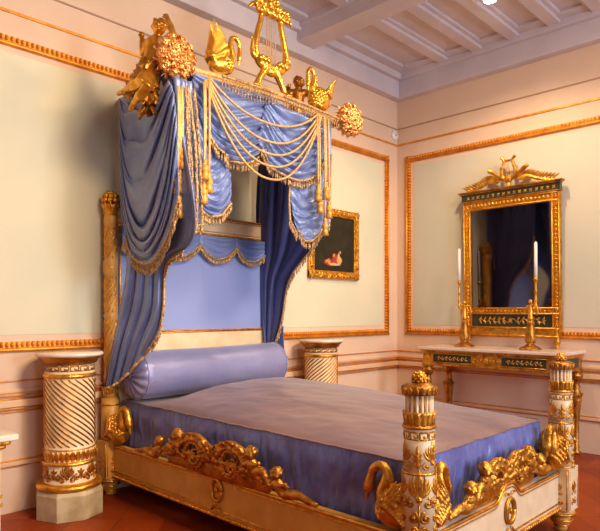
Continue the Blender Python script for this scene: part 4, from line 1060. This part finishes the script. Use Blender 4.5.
# sensor and ceiling spotlights
se = thing('wall_sensor', 'small round white alarm sensor high in the corner of the two walls', 'sensor')
MB().lathe([(.058, 0), (.058, .014), (.048, .028), (.0, .03)], 24, M=Matrix.Rotation(PI/2, 3, 'X')).build('housing', PLASTIC, se)
MB().lathe([(.013, .028), (.013, .034), (.004, .038)], 12, M=Matrix.Rotation(PI/2, 3, 'X')).build('lens', mat('grey_lens', (.4, .4, .4), .2), se)
se.location = (-.065, 0, 3.475)
def spot_fix(loc, lab):
    t = thing('ceiling_spotlight', lab, 'ceiling light')
    MB().lathe([(.05, .0), (.055, .01), (.055, .09), (.03, .10)], 24).build('housing', PLASTIC, t); MB().lathe([(.052, -.006), (.052, .002), (.0, .002)], 24).build('lamp_glass', LAMPM, t); t.location = loc
lp0 = at(490, 0, z=4.06); spot_fix(lp0, 'lit white spotlight on the ceiling at the top right of the photo')

# ------------------------------------------------------------------ light
def area(name, loc, target, sx, sy, power, col):
    l = bpy.data.lights.new(name, 'AREA'); l.shape = 'RECTANGLE'; l.size = sx; l.size_y = sy; l.energy = power; l.color = col
    o = bpy.data.objects.new(name, l); COL.objects.link(o); o.location = loc
    o.rotation_euler = (V(target)-V(loc)).to_track_quat('-Z', 'Y').to_euler(); return o
def spot(name, loc, target, power, col, ang=70, soft=.08, blend=.6):
    l = bpy.data.lights.new(name, 'SPOT'); l.energy = power; l.color = col; l.spot_size = math.radians(ang); l.spot_blend = blend; l.shadow_soft_size = soft
    o = bpy.data.objects.new(name, l); COL.objects.link(o); o.location = loc
    o.rotation_euler = (V(target)-V(loc)).to_track_quat('-Z', 'Y').to_euler(); return o
area('window_daylight', (-2.65, -8.02, 2.05), (-2.8, 0, 1.4), 1.25, 2.2, 200, (.75, .86, 1.0))
area('window_daylight', (-5.65, -8.02, 2.05), (-4.5, 0, 1.4), 1.25, 2.2, 60, (.80, .88, 1.0))
WARM = (1.0, .74, .46)
spot('lamp_and_fill_beam', (lp0.x, lp0.y, 3.98), (-1.0, -1.6, .5), 130, WARM, 150, .05, .8)
for loc, tg, e in (((-1.9, -3.9, 4.0), (-3.5, -.4, 1.7), 380), ((-3.6, -4.6, 3.6), (-3.8, -.2, .8), 290), ((-2.2, -4.0, 4.0), (0, -1.6, 1.3), 300), ((-4.2, -3.2, 3.2), (-4.9, 0, .7), 240)):
    spot('lamp_and_fill_beam', loc, tg, e, WARM, 105, .30, 1.0)  # added spots without fixtures, out of view, brightening canopy, bed and walls
w_ = bpy.data.worlds.new('room_air'); sc.world = w_; w_.use_nodes = True
w_.node_tree.nodes['Background'].inputs[0].default_value = (.75, .82, 1, 1); w_.node_tree.nodes['Background'].inputs[1].default_value = .35

cd = bpy.data.cameras.new('camera'); cam = bpy.data.objects.new('camera', cd); COL.objects.link(cam)
cd.sensor_fit = 'HORIZONTAL'; cd.sensor_width = 36; cd.lens = 36*f/600; cd.shift_y = 46.5/600; cd.clip_start = .05
cam.location = C; cam.rotation_euler = F.to_track_quat('-Z', 'Y').to_euler()
sc.camera = cam
sc.view_settings.view_transform = 'Standard'; sc.view_settings.look = 'None'; sc.view_settings.gamma = 1; sc.view_settings.exposure = .14
sc.view_settings.use_curve_mapping = False
sc.cycles.use_denoising = True; sc.cycles.max_bounces = 8
